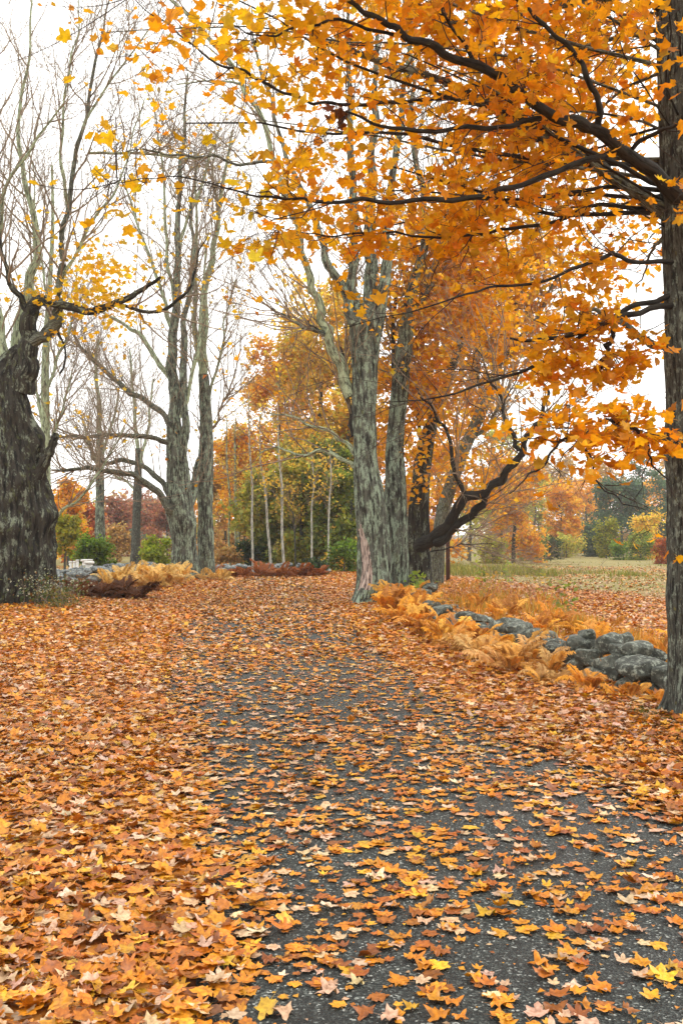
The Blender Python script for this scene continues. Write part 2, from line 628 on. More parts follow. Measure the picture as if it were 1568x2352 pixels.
def asphalt_mat():
    m, t, out = new_mat('asphalt_damp')
    L = t.links.new
    geo = N_(t, 'ShaderNodeNewGeometry')
    v = N_(t, 'ShaderNodeTexVoronoi', Scale=120.0)
    L(geo.outputs['Position'], v.inputs['Vector'])
    sp = N_(t, 'ShaderNodeSeparateColor')
    L(v.outputs['Color'], sp.inputs[0])
    rc = ramp(t, [(0.0, (0.005, 0.006, 0.006)), (0.5, (0.014, 0.016, 0.015)), (0.8, (0.034, 0.038, 0.035)), (0.94, (0.08, 0.085, 0.08)), (0.99, (0.30, 0.30, 0.285))])
    L(sp.outputs[0], rc.inputs['Fac'])
    n = N_(t, 'ShaderNodeTexNoise', Scale=1.3, Detail=5.0, Roughness=0.6)
    L(geo.outputs['Position'], n.inputs['Vector'])
    rn = ramp(t, [(0.34, (0.42, 0.46, 0.45)), (0.66, (1.5, 1.52, 1.45))])
    L(n.outputs['Fac'], rn.inputs['Fac'])
    mx = N_(t, 'ShaderNodeMixRGB', blend_type='MULTIPLY', Fac=1.0)
    L(rc.outputs[0], mx.inputs[1])
    L(rn.outputs[0], mx.inputs[2])
    p = N_(t, 'ShaderNodeBsdfPrincipled')
    p.inputs['Specular IOR Level'].default_value = 0.28
    rr = ramp(t, [(0.35, (0.38,) * 3), (0.6, (0.8,) * 3)])
    L(n.outputs['Fac'], rr.inputs['Fac'])
    L(rr.outputs[0], p.inputs['Roughness'])
    L(mx.outputs[0], p.inputs['Base Color'])
    b = N_(t, 'ShaderNodeBump', Strength=0.7, Distance=0.006)
    L(v.outputs['Distance'], b.inputs['Height'])
    L(b.outputs[0], p.inputs['Normal'])
    L(p.outputs[0], out.inputs['Surface'])
    return m


def stone_mat(name, base, light, lichen):
    m, t, out = new_mat(name)
    L = t.links.new
    geo = N_(t, 'ShaderNodeNewGeometry')
    oi = N_(t, 'ShaderNodeObjectInfo')
    n = N_(t, 'ShaderNodeTexNoise', Scale=9.0, Detail=7.0, Roughness=0.7)
    L(geo.outputs['Position'], n.inputs['Vector'])
    r = ramp(t, [(0.3, tuple(x * .45 for x in base)), (0.5, base), (0.7, light)])
    L(n.outputs['Fac'], r.inputs['Fac'])
    hv = N_(t, 'ShaderNodeHueSaturation')
    mr = N_(t, 'ShaderNodeMapRange')
    mr.inputs['To Min'].default_value = 0.55
    mr.inputs['To Max'].default_value = 1.35
    L(oi.outputs['Random'], mr.inputs['Value'])
    L(mr.outputs[0], hv.inputs['Value'])
    L(r.outputs[0], hv.inputs['Color'])
    n2 = N_(t, 'ShaderNodeTexNoise', Scale=16.0, Detail=6.0, Roughness=0.75)
    L(geo.outputs['Position'], n2.inputs['Vector'])
    r2 = ramp(t, [(0.52, (0, 0, 0)), (0.62, (0.8,) * 3)])
    L(n2.outputs['Fac'], r2.inputs['Fac'])
    mx = N_(t, 'ShaderNodeMixRGB', Color2=(*lichen, 1))
    L(r2.outputs[0], mx.inputs['Fac'])
    L(hv.outputs[0], mx.inputs[1])
    p = N_(t, 'ShaderNodeBsdfPrincipled', Roughness=0.85)
    p.inputs['Specular IOR Level'].default_value = 0.25
    L(mx.outputs[0], p.inputs['Base Color'])
    b = N_(t, 'ShaderNodeBump', Strength=0.8, Distance=0.03)
    L(n2.outputs['Fac'], b.inputs['Height'])
    L(b.outputs[0], p.inputs['Normal'])
    L(p.outputs[0], out.inputs['Surface'])
    return m


def plain_mat(name, col, rough=0.7, var=0.3, scale=12):
    m, t, out = new_mat(name)
    L = t.links.new
    tc = N_(t, 'ShaderNodeTexCoord')
    n = N_(t, 'ShaderNodeTexNoise', Scale=scale, Detail=5.0)
    L(tc.outputs['Object'], n.inputs['Vector'])
    r = ramp(t, [(0.3, tuple(x * (1 - var) for x in col)), (0.7, tuple(min(.9, x * (1 + var * .6)) for x in col))])
    L(n.outputs['Fac'], r.inputs['Fac'])
    p = N_(t, 'ShaderNodeBsdfPrincipled', Roughness=rough)
    L(r.outputs[0], p.inputs['Base Color'])
    L(p.outputs[0], out.inputs['Surface'])
    return m


M_GROUND = ground_mat()
M_ASPHALT = asphalt_mat()
M_STONE = stone_mat('stone_lichen', (0.075, 0.083, 0.070), (0.18, 0.195, 0.165), (0.34, 0.375, 0.31))
M_STONE_PALE = stone_mat('stone_pale', (0.13, 0.145, 0.145), (0.26, 0.285, 0.28), (0.40, 0.43, 0.41))
M_RUST = plain_mat('post_red_brown', (0.055, 0.022, 0.016), 0.8)
M_WHITE = plain_mat('post_white_paint', (0.7, 0.7, 0.66), 0.6, 0.15)
M_LANE = plain_mat('lane_pale_gravel', (0.62, 0.62, 0.6), 0.8, 0.1, 2)
M_HILL = plain_mat('hill_woods', (0.10, 0.085, 0.05), 0.9, 0.5, 0.02)
M_WIRE = plain_mat('wire_grey', (0.1, 0.1, 0.11), 0.5, 0.1)

# ================================================================== setting
# road centre line and half width, metres
RC = np.array([(-8, 2.2), (0, 1.25), (3, 1.0), (5, .72), (7.3, .3), (9.5, -.2), (13, -.8), (17, -1.25), (23, -1.75), (32, -2.4), (42, -3.1), (52, -4.6), (62, -8.0), (75, -16)])


def road_x(y):
    return np.interp(y, RC[:, 0], RC[:, 1])


def road_hw(y):
    return np.interp(y, [0, 4, 10, 18, 40, 75], [1.42, 1.42, 1.5, 1.65, 1.8, 1.8])


def gz(x, y):
    x, y = np.asarray(x, float), np.asarray(y, float)
    off = np.abs(x - road_x(y)) - road_hw(y)
    h = 0.07 * smooth(0, 1.4, off)
    h = h + smooth(0.2, 3, off) * (0.05 * noise2(x, y, 0.35) + 0.03 * noise2(x, y, 1.1, 4))
    return h


def field_amt(x, y):
    x, y = np.asarray(x, float), np.asarray(y, float)
    rgt = smooth(-7, 7, y - 46 + 4.2 * (x - 4)) * smooth(2.5, 4.5, x)
    lft = smooth(-12, -16, x) * 0.9
    far = smooth(85, 110, y)
    return np.maximum(np.maximum(rgt, lft), far)


def lines(a, b, fine, grow_, lim):
    g = list(np.arange(a, b + 1e-6, fine))
    s = fine
    while g[-1] < lim:
        s *= grow_
        g.append(g[-1] + s)
    s = fine
    while g[0] > -lim:
        s *= grow_
        g.insert(0, g[0] - s)
    return np.array(g)


gx, gy = lines(-14, 16, 0.35, 1.22, 560), lines(-4, 62, 0.35, 1.22, 560)
GX, GY = np.meshgrid(gx, gy)
GZ = gz(GX, GY)
nx, ny = len(gx), len(gy)
ii = np.arange(nx * ny).reshape(ny, nx)
gq = np.stack([ii[:-1, :-1], ii[:-1, 1:], ii[1:, 1:], ii[1:, :-1]], -1).reshape(-1, 4)
me = build_mesh('ground', np.stack([GX, GY, GZ], -1).reshape(-1, 3), gq, M_GROUND, True,
                {'field': ('FLOAT', field_amt(GX, GY).ravel())})
tag(link('ground', me), kind='structure')

ry = np.linspace(-6, 74, 200)
rows = []
for y in ry:
    c, h = float(road_x(y)), float(road_hw(y))
    for k in np.linspace(-1, 1, 9):
        e = 0.06 * float(noise2(np.array([y]), np.array([k * 5.0]), 0.9)[0]) if abs(k) == 1 else 0
        rows.append((c + k * h + e, y, 0.006 + 0.022 * (1 - k * k)))
i2 = np.arange(len(rows)).reshape(len(ry), 9)
rq = np.stack([i2[:-1, :-1], i2[:-1, 1:], i2[1:, 1:], i2[1:, :-1]], -1).reshape(-1, 4)
tag(link('road', build_mesh('road', np.array(rows), rq, M_ASPHALT)), kind='structure')

# pale lane far across the field
lx = np.linspace(8, 60, 14)
lv = np.array([(x, 150 + 0.25 * (x - 8) + s, 0.03) for x in lx for s in (0, 13)])
i3 = np.arange(len(lv)).reshape(-1, 2)
tag(link('lane', build_mesh('lane', lv, np.stack([i3[:-1, 0], i3[1:, 0], i3[1:, 1], i3[:-1, 1]], -1), M_LANE)), kind='structure')

# low wooded ridge on the horizon
hx = np.linspace(-700, 700, 90)
hv = []
for r_, yy in ((0, 400), (.6, 450), (1, 520), (0, 620)):
    for x in hx:
        hgt = 11 + 7 * float(noise2(np.array([x]), np.array([3.0]), 0.008)[0]) + 2 * float(noise2(np.array([x]), np.array([9.0]), 0.05)[0])
        hv.append((x, yy + 20 * math.sin(x * .01), -1 + r_ * max(6, hgt) + 1.5 * float(noise2(np.array([x]), np.array([yy * 1.0]), 0.08)[0])))
i4 = np.arange(len(hv)).reshape(4, 90)
tag(link('hills', build_mesh('hills', np.array(hv), np.stack([i4[:-1, :-1], i4[:-1, 1:], i4[1:, 1:], i4[1:, :-1]], -1).reshape(-1, 4), M_HILL)), kind='structure')

# ------------------------------------------------------------------ air
hz, ht, ho = new_mat('haze_air')
pv = N_(ht, 'ShaderNodeVolumePrincipled')
pv.inputs['Color'].default_value = (0.93, 0.95, 0.99, 1)
pv.inputs['Density'].default_value = 0.0005
pv.inputs['Anisotropy'].default_value = 0.3
ht.links.new(pv.outputs[0], ho.inputs['Volume'])
bx = np.array([(x, y, z) for x in (-900, 900) for y in (-900, 900) for z in (-2.5, 50)], float)
bq = np.array([[0, 1, 3, 2], [4, 6, 7, 5], [0, 4, 5, 1], [2, 3, 7, 6], [0, 2, 6, 4], [1, 5, 7, 3]])
USE_HAZE = True
if USE_HAZE:
    tag(link('haze', build_mesh('haze', bx, bq, hz, False)), kind='stuff')

# ================================================================== trees
LEAF_ORANGE = [(.72, .34, .010), (.74, .40, .014), (.70, .29, .010), (.62, .22, .012), (.72, .45, .04), (.54, .26, .05)]
LEAF_ORANGE_W = [5, 4, 3, 1.2, 1.5, .6]
LEAF_YELLOW = [(.74, .48, .02), (.74, .42, .014), (.66, .48, .04)]
LEAF_YELLOW_W = [4, 3, 1.5]


class Tree:
    def __init__(self, name, label, base, group=None):
        self.base = np.asarray(base, float)
        self.root = empty(name, self.base)
        tag(self.root, label, 'tree', group)
        self.lines = []       # (S,4) limb lines that carry side shoots
        self.tw = Acc()

    def trunk(self, rows4, mat, k=40, n=110, seed=1, name='trunk', label=None, bare=None, **kw):
        v, q, b = fat_trunk(np.asarray(rows4, float), k, n, seed, **kw)
        if bare:
            # a strip where the bark has come away: its faces form a part of their own
            ctr = v[q].mean(1) - np.asarray(rows4[0][:3], float)
            th = (np.arange(len(q)) % k) * 2 * math.pi / k
            z_ = ctr[:, 2]
            t0, t1, z0, z1 = bare
            mid = (t0 + t1) / 2 + .25 * np.sin(z_ * 2.2)
            hw_ = (t1 - t0) / 2 * (1 - .6 * smooth(z0 + .5 * (z1 - z0), z1, z_)) + .14 * noise2(th * 3, z_ * 2.5, 1.0, 3)
            m_ = (np.abs(th - mid) < hw_) & (z_ > z0 + .15 * noise2(th * 5, z_, 1.0)) & (z_ < z1 + .3 * noise2(th * 5, z_ * 0, 1.0, 8))
            axis_ = np.repeat(resample(np.asarray(rows4, float), n)[:, :3], k, axis=0)
            o = link('bare_wood', build_mesh('bare_wood', axis_ + (v - axis_) * .955 - self.base, q[m_], M_BARK_WOOD, True, {'bcoord': ('FLOAT_VECTOR', b)}), self.root)
            o['label'] = 'strip of bare pinkish wood without bark'
            q = q[~m_]
        o = link(name, build_mesh(name, v - self.base, q, mat, True, {'bcoord': ('FLOAT_VECTOR', b)}), self.root)
        if label:
            o['label'] = label
        return o

    def limb(self, s, mat, k=10, name='limb', wob=0.0, carry=True, seed=0):
        s = np.array(s, float)
        if wob:
            n = len(s)
            q = np.stack([np.linspace(0, n * .35, n), np.full(n, seed * 3.7), np.zeros(n)], 1)
            e = np.minimum(1, np.arange(n) / 4.0)
            for a in range(3):
                s[:, a] += wob * e * vnoise(q + a * 17.3)
            s[:, 3] *= 1 + 0.12 * vnoise(q * 2.1 + 50)
        v, q, b = tubes(s[None, :, :3], s[None, :, 3], k)
        link(name, build_mesh(name, v - self.base, q, mat, True, {'bcoord': ('FLOAT_VECTOR', b)}), self.root)
        if carry:
            self.lines.append(s)
        return s

    def shoots(self, P, Rd, k=4):
        v, q, b = tubes(P, Rd, k)
        self.tw.add(v, q, bcoord=b)

    def finish_twigs(self, mat):
        o = self.tw.build('twigs', mat, self.root, self.base)
        if o:
            o['kind'] = 'stuff'
        return o


def stack_lines(ls, S=14):
    P = np.stack([resample(l[:, :3], S) for l in ls])
    Rr = np.stack([resample(l[:, 3:4], S)[:, 0] for l in ls])
    return P, Rr


def foliage(tree, tips, n_per, spread, size, pal_, wts, temps, keep=None, rng=RNG, up=0.0, jit=0.12, clump_var=0.1):
    """Leaves round shoot tips -> pos, rotation, size, colour."""
    n = len(tips) * n_per
    c = np.repeat(tips, n_per, axis=0)
    pos = c + rng.normal(0, 1, (n, 3)) * spread * np.array([1, 1, .75]) + np.array([0, 0, up])
    col, _ = pal(pal_, wts, n, jit, rng)
    col = col * np.repeat(1 + rng.normal(0, clump_var, (len(tips), 1)), n_per, axis=0)
    sz = size * rng.uniform(.65, 1.25, n)
    if keep is not None:
        m = keep(pos)
        pos, col, sz = pos[m], col[m], sz[m]
    return pos, hang(len(pos), rng), sz, np.clip(col, .003, .85)


def crown_from(tree, sets, temps, mat, name='crown'):
    acc = Acc()
    for pos, Rm, sz, col in sets:
        place_leaves(acc, temps, pos, Rm, sz, col)
    o = acc.build(name, mat, tree.root, tree.base, smooth_shade=False)
    if o:
        o['kind'] = 'stuff'
    return o


# ------------------------------------------------------------------ near maple at the right edge
rng8 = np.random.default_rng(801)
b8 = at(1602, 1660, 8.8)
b8[2] = float(gz(b8[0], b8[1])) - 0.03
T8 = Tree('maple_tree', 'near maple with smooth dark trunk at the photo edge, orange boughs over the road', b8)
tr = [(b8[0], 8.8, b8[2], .235), (b8[0] - .01, 8.8, .8, .225), (b8[0] - .03, 8.8, 2.0, .215), (b8[0] - .03, 8.8, 3.4, .215), (b8[0] - .05, 8.85, 5.0, .2), (b8[0] - .1, 8.95, 7.5, .15), (b8[0] - .1, 9.1, 10.5, .08)]
T8.trunk(tr, M_BARK_NEAR, 96, 220, 2.0, rough=.025, ridge=.05, flare=.75, flare_h=.16, roots=5,
         bumps=[(1.05, .1, .18, .5, .12), (2.4, -.2, .2, .5, .10), (3.2, .1, .25, .6, .1)])
NEAR = {
    'main': ([(1575, 470, 8.75, 44), (1500, 395, 8.5, 36), (1430, 350, 8.3, 31), (1380, 305, 8.1, 29), (1340, 285, 8, 27), (1270, 270, 7.9, 26), (1200, 220, 7.7, 24), (1130, 170, 7.6, 22), (1070, 140, 7.5, 21), (1000, 105, 7.4, 18), (940, 85, 7.4, 17), (880, 50, 7.3, 15), (830, 20, 7.2, 13), (760, -30, 7.1, 10), (690, -70, 7, 6)], 'D', .8),
    'mid': ([(1420, 348, 8.3, 17), (1380, 365, 8.2, 15), (1310, 382, 8.1, 14), (1230, 415, 8, 14), (1150, 440, 7.9, 13), (1090, 455, 7.8, 13), (980, 461, 7.7, 12), (850, 459, 7.6, 10), (760, 465, 7.5, 9), (690, 456, 7.45, 7), (610, 449, 7.4, 5.5), (520, 424, 7.3, 4), (430, 408, 7.2, 3), (340, 412, 7.2, 2), (270, 418, 7.2, 1.5)], 'D', .5),
    'upper': ([(1240, 272, 7.9, 13), (1190, 285, 7.8, 12), (1080, 296, 7.7, 11), (960, 295, 7.6, 10), (870, 288, 7.5, 8), (794, 265, 7.45, 5)], 'D', .55),
    'moss': ([(1585, 530, 8.85, 38), (1500, 470, 8.9, 34), (1440, 425, 9.0, 28), (1380, 390, 9.1, 27), (1330, 360, 9.2, 26), (1250, 312, 9.3, 25), (1180, 270, 9.4, 23), (1110, 230, 9.5, 21), (1050, 200, 9.6, 18), (960, 165, 9.7, 16), (880, 145, 9.8, 14), (800, 110, 9.9, 11), (730, 90, 10, 8)], 'M', 1.0),
    'long': ([(1080, 216, 9.5, 10), (950, 232, 9.2, 9), (870, 238, 9.0, 8.5), (800, 241, 8.8, 8), (740, 240, 8.7, 7.5), (680, 222, 8.6, 7), (600, 182, 8.5, 7), (540, 157, 8.4, 6), (490, 138, 8.3, 5), (420, 90, 8.2, 4), (360, 38, 8.1, 3), (300, -8, 8, 2)], 'D', .4),
    'up': ([(1372, 298, 8.1, 18), (1367, 225, 8.0, 14), (1350, 175, 7.9, 13), (1330, 140, 7.9, 12), (1280, 90, 7.8, 11), (1230, 40, 7.7, 9), (1180, -5, 7.6, 8), (1120, -60, 7.5, 5)], 'D', .8),
    'up2': ([(1096, 155, 7.55, 10), (1044, 72, 7.4, 8), (1010, 18, 7.3, 6), (985, -50, 7.2, 4)], 'D', .7),
    'spray': ([(912, 82, 7.4, 9), (814, 55, 7.3, 8), (740, 52, 7.2, 7), (670, 66, 7.2, 5.5), (610, 79, 7.1, 4.5), (540, 62, 7.1, 3), (480, 52, 7.1, 2)], 'D', .45),
    'top': ([(1560, -30, 8.9, 22), (1400, -5, 8.9, 18), (1304, 10, 8.9, 16), (1209, 30, 8.9, 13), (1134, 45, 8.9, 10), (1034, 55, 8.9, 7), (930, 60, 8.9, 4)], 'M', 1.0),
    'east': ([(1440, 347, 8.35, 12), (1490, 318, 8.2, 10), (1554, 288, 8.1, 8), (1640, 250, 8.0, 5)], 'D', 1.0),
    'low_a': ([(1560, 700, 8.75, 18), (1500, 707, 8.6, 15), (1444, 722, 8.5, 14), (1384, 742, 8.4, 13), (1339, 757, 8.4, 12), (1259, 777, 8.3, 9), (1174, 777, 8.2, 5)], 'D', .8),
    'low_b': ([(1560, 672, 8.8, 16), (1500, 690, 8.7, 13), (1434, 712, 8.6, 11), (1329, 777, 8.4, 9), (1234, 837, 8.2, 8), (1134, 877, 8.0, 6), (1034, 907, 7.9, 4.5), (959, 917, 7.8, 3), (884, 927, 7.7, 2)], 'D', .7),
    'low_c': ([(1560, 830, 8.75, 24), (1510, 792, 8.85, 20), (1474, 772, 8.9, 17), (1424, 742, 9.0, 14), (1370, 718, 9.1, 10), (1300, 705, 9.3, 6)], 'M', .7),
    'broken': ([(1414, 747, 8.5, 13), (1400, 775, 8.45, 12), (1394, 802, 8.45, 11), (1378, 835, 8.4, 8), (1366, 864, 8.4, 5)], 'D', .0),
    'shelf': ([(1560, 603, 8.75, 14), (1509, 600, 8.6, 11), (1424, 595, 8.4, 10), (1400, 582, 8.4, 10), (1334, 610, 8.3, 8), (1234, 650, 8.2, 7), (1134, 660, 8.1, 6), (1064, 670, 8.0, 5), (934, 712, 7.9, 3), (784, 752, 7.8, 2)], 'D', .5),
    'reach': ([(1560, 1025, 8.75, 12), (1524, 1012, 8.6, 10), (1474, 997, 8.4, 10), (1434, 977, 8.2, 9), (1384, 967, 8.1, 8), (1334, 1007, 7.9, 7), (1284, 1017, 7.8, 6), (1259, 1052, 7.75, 5.5), (1209, 1102, 7.7, 4), (1164, 1137, 7.6, 2)], 'D', .25),
    'droop': ([(1329, 1007, 7.9, 5), (1345, 1050, 7.85, 5), (1369, 1092, 7.8, 4.5), (1409, 1137, 7.75, 3.5), (1440, 1155, 7.7, 2.5), (1484, 1167, 7.7, 1.6)], 'D', .08),
    'droop2': ([(1470, 995, 8.4, 6), (1490, 1030, 8.4, 5), (1500, 1065, 8.4, 4.5), (1532, 1105, 8.4, 3)], 'D', .05),
    'band': ([(1480, 480, 9.0, 12), (1384, 470, 8.9, 10), (1280, 505, 8.8, 9), (1180, 530, 8.7, 8), (1100, 540, 8.6, 7), (1000, 543, 8.5, 6), (900, 540, 8.4, 5), (800, 540, 8.3, 4), (720, 545, 8.2, 3), (640, 520, 8.1, 2)], 'D', 1.5),
}
tips8, tw8 = [], []
for i, (nm, (rows_, mt, lf)) in enumerate(NEAR.items()):
    s = trace(rows_, len(rows_) * 5)
    T8.limb(s, M_BARK_DARK if mt == 'D' else M_BARK_MOSS, 10 if rows_[0][3] > 15 else 7, wob=.035, carry=False, seed=i)
    L_ = np.linalg.norm(np.diff(s[:, :3], axis=0), axis=1).sum()
    P, Rr = stack_lines([s], 20)
    n1 = int(L_ * 6 * max(lf, .35)) + 2
    p, d, r, _, t_ = spawn(P, Rr, n1, .18, 1.0, 30, 75, flat=.55, up=-.02, rng=rng8)
    ln = rng8.uniform(.3, .95, n1)
    P1 = grow(p, d, ln, 7, .22, .0, rng8)
    R1 = taper(np.minimum(r * .6, .006), 7, .4)
    T8.shoots(P1, R1, 4)
    n2 = int(n1 * 4.5)
    p, d, r, _, _ = spawn(P1, R1, n2, .25, 1.0, 25, 70, flat=.4, up=-.04, rng=rng8)
    P2 = grow(p, d, rng8.uniform(.12, .38, n2), 5, .25, -.03, rng8)
    T8.shoots(P2[:, ::2], taper(np.full(n2, .0024), 3, .5), 3)
    if lf > 0:
        keep = rng8.random(n2) < lf
        tips8.append(P2[keep, -1])
        keep = rng8.random(n1) < lf
        tips8.append(P1[keep, -1])
        keep = rng8.random(n2) < lf * .6
        tips8.append(P2[keep, 2])
# inner boughs behind, filling the crown
nb = 36
zz = rng8.uniform(4.2, 9.2, nb)
az = np.radians(rng8.uniform(75, 205, nb))
st = np.stack([np.full(nb, b8[0] - .05), np.full(nb, 8.9), zz], 1)
dr = np.stack([np.cos(az), np.sin(az), rng8.uniform(.05, .4, nb)], 1)
ln = rng8.uniform(2.6, 5.6, nb)
PB = grow(st, dr, ln, 14, .1, .0, rng8)
RB = taper(rng8.uniform(.013, .026, nb), 14, .25)
# short leafy boughs close round the trunk
ns_ = 18
az = np.radians(rng8.uniform(110, 262, ns_))
st = np.stack([np.full(ns_, b8[0] - .05), np.full(ns_, 8.85), rng8.uniform(3.9, 8.6, ns_)], 1)
PS = grow(st, np.stack([np.cos(az), np.sin(az), rng8.uniform(0, .5, ns_)], 1), rng8.uniform(.9, 2.6, ns_), 14, .12, .0, rng8)
PB = np.concatenate([PB, PS])
RB = np.concatenate([RB, taper(rng8.uniform(.008, .014, ns_), 14, .3)])
nb = nb + ns_
for i in range(nb):
    T8.limb(np.concatenate([PB[i], RB[i][:, None]], 1), M_BARK_MOSS if i % 2 else M_BARK_DARK, 6, carry=False)
n1 = nb * 15
p, d, r, _, _ = spawn(PB, RB, n1, .2, 1.0, 30, 80, flat=.5, rng=rng8)
P1 = grow(p, d, rng8.uniform(.4, 1.2, n1), 7, .2, .0, rng8)
R1 = taper(np.minimum(r * .5, .007), 7, .4)
n2 = n1 * 4
p, d, r, _, _ = spawn(P1, R1, n2, .25, 1.0, 25, 70, flat=.4, up=-.03, rng=rng8)
P2 = grow(p, d, rng8.uniform(.12, .4, n2), 4, .25, -.03, rng8)


def near_open(pos):
    """Where the crown thins out: towards its left rim, below it, and in a few sky holes."""
    v = view_of(pos)
    x, y = v[:, 0], v[:, 1]
    low = 545 + 40 * np.sin(x * .02) + np.where(x > 1120, (x - 1120) * .35, 0)
    pr = smooth(low + 20, low - 60, y)
    pr = np.where(x > 1150, np.maximum(pr, .2), pr) * np.where((x < 1040) & (y > 110) & (y < 480), .45, 1)
    return pr


m = (rng8.random(n2) < near_open(P2[:, -1]))
T8.shoots(P1[near_open(P1[:, -1]) > .2], R1[near_open(P1[:, -1]) > .2], 3)
T8.shoots(P2[m][:, ::3], taper(np.full(int(m.sum()), .0022), 2, .5), 3)
tipsB = P2[m, -1]
# sprays on thin shoots: along the low reaching bough, and sparse yellow ones to the left
SPRAY = [(1240, 955, 7.8, 5), (1262, 985, 7.8, 6), (1300, 985, 7.85, 7), (1318, 1000, 7.9, 6), (1345, 985, 8, 6), (1400, 955, 8.1, 8), (1420, 985, 8.15, 9), (1440, 1010, 8.2, 10), (1462, 1030, 8.25, 9), (1480, 985, 8.35, 9), (1500, 1010, 8.4, 9), (1425, 945, 8.2, 6), (1365, 1050, 7.8, 5), (1300, 1105, 7.7, 3), (1410, 1095, 7.7, 1), (1495, 1040, 8.4, 8), (1470, 960, 8.3, 7), (1235, 1030, 7.7, 3), (1290, 945, 7.8, 4)]
SPRAY += [(1390, 880, 8.3, 4), (1430, 870, 8.3, 4), (1460, 850, 8.4, 4), (1400, 830, 8.3, 4), (1350, 820, 8.3, 8), (1450, 800, 8.4, 8), (1480, 820, 8.4, 7), (1300, 800, 8.2, 8), (1260, 810, 8.2, 6), (1500, 770, 8.5, 8), (1290, 850, 8.2, 5), (1235, 860, 8.1, 5), (1420, 780, 8.3, 8)]
YSP = [(265, 265, 7.6, 3), (285, 300, 7.6, 4), (330, 285, 7.6, 3), (310, 330, 7.6, 4), (300, 400, 7.5, 6), (325, 395, 7.5, 5), (290, 435, 7.5, 3), (360, 290, 7.7, 3), (420, 330, 7.6, 4), (480, 480, 7.5, 4), (470, 460, 7.5, 3), (545, 465, 7.5, 4), (560, 505, 7.5, 5), (505, 465, 7.4, 3), (38, 405, 7.3, 2), (240, 480, 7.3, 3), (200, 370, 7.3, 2), (530, 100, 7.2, 4), (560, 395, 7.5, 4), (575, 470, 7.5, 3), (560, 240, 8.4, 3), (600, 560, 8.0, 4), (575, 640, 7.9, 3), (640, 575, 8.0, 4), (380, 210, 8, 2), (250, 240, 7.6, 3), (100, 12, 7.6, 3), (10, 150, 7.4, 1), (430, 90, 8.1, 2), (545, 70, 7.2, 4), (560, 190, 8.4, 6), (610, 210, 8.5, 8), (620, 150, 8.5, 8), (585, 110, 7.3, 6), (600, 60, 7.2, 8), (650, 330, 7.8, 4), (700, 350, 7.7, 6), (740, 330, 7.7, 6), (690, 400, 7.6, 4), (170, 480, 7.2, 2)]
bones = np.concatenate([trace(r_[0], 60)[:, :3] for r_ in NEAR.values()])
spr, ylw = [], []
for lst, sink in ((SPRAY, spr), (YSP, ylw)):
    for vx, vy, d_, n_ in lst:
        c_ = at(vx, vy, d_)
        q_ = bones[np.argmin(np.linalg.norm(bones - c_, axis=1))]
        tt_ = np.linspace(0, 1, 9)[:, None]
        ln_ = q_ * (1 - tt_) + c_ * tt_ + np.sin(tt_ * 3.14) * rng8.normal(0, .05, 3)
        T8.shoots(ln_[None], taper(np.array([.0045]), 9, .4), 4)
        tw_ = grow(np.repeat(ln_[5:6], n_, 0), rng8.normal(0, 1, (n_, 3)) + (c_ - q_) * 2, rng8.uniform(.08, .3, n_), 4, .25, -.05, rng8)
        T8.shoots(tw_, taper(np.full(n_, .002), 4, .5), 3)
        sink.append(tw_[:, -1])
spr, ylw = np.concatenate(spr), np.concatenate(ylw)
T8.finish_twigs(M_TWIG_DARK)
sets = []
ta = np.concatenate(tips8)
vv = view_of(ta)
# leaves get fewer and yellower towards the bare left rim
dens = np.clip(smooth(420, 760, vv[:, 0]), .13, 1) * np.where((vv[:, 0] < 1120) & (vv[:, 1] > 585), .08, 1) * np.where((vv[:, 0] < 1040) & (vv[:, 1] > 110) & (vv[:, 1] < 480), .55, 1) * np.where((vv[:, 0] < 1230) & (vv[:, 1] > 760), .4, 1)
ta = ta[rng8.random(len(ta)) < dens]
pos, Rm, sz, col = foliage(T8, ta, 3, .06, .104, LEAF_ORANGE, LEAF_ORANGE_W, LEAF2, rng=rng8, up=-.03)
yel, _ = pal(LEAF_YELLOW, LEAF_YELLOW_W, len(pos), .1, rng8)
ky = smooth(820, 520, view_of(pos)[:, 0])[:, None]
col = col * (1 - ky) + yel * ky
sB = foliage(T8, tipsB, 4, .085, .102, LEAF_ORANGE, LEAF_ORANGE_W, LEAF2, rng=rng8, up=-.03)
for tp_, pl_, wt_ in ((spr, LEAF_ORANGE, LEAF_ORANGE_W), (ylw, LEAF_YELLOW, LEAF_YELLOW_W)):
    e_ = foliage(T8, tp_, 3 if pl_ is LEAF_ORANGE else 1, .06, .112, pl_, wt_, LEAF2, rng=rng8, up=-.03)
    pos, Rm, sz, col = [np.concatenate([a_, b_]) for a_, b_ in zip((pos, Rm, sz, col), e_)]
# the leaves that show largest stay single objects
vw = view_of(pos)
inside = (vw[:, 0] > 0) & (vw[:, 0] < 1568) & (vw[:, 1] > 0) & (vw[:, 1] < 1250)
scr = np.where(inside, sz / vw[:, 2], 0)
big = np.argsort(-scr)[:300]
rest = np.ones(len(pos), bool)
rest[big] = False
acc = Acc()
place_leaves(acc, LEAF2, pos[rest], Rm[rest], sz[rest], col[rest], rng8)
place_leaves(acc, LEAF1, *[a for a in sB], rng8)
crown8 = acc.build('crown', M_LEAF, T8.root, T8.base, smooth_shade=False)
crown8['kind'] = 'stuff'
LEAF_ME = [build_mesh('leaf', v, f, M_LEAF_ONE, False) for v, f in LEAF2]
for j in big:
    o = bpy.data.objects.new('leaf', LEAF_ME[int(rng8.integers(0, len(LEAF_ME)))])
    COL.objects.link(o)
    o.parent = crown8
    m4 = Matrix(((Rm[j] * sz[j]).tolist())).to_4x4()
    m4.translation = Vector((pos[j] - T8.base).tolist())
    o.matrix_local = m4
    o.color = (*[float(c) for c in col[j]], 1)
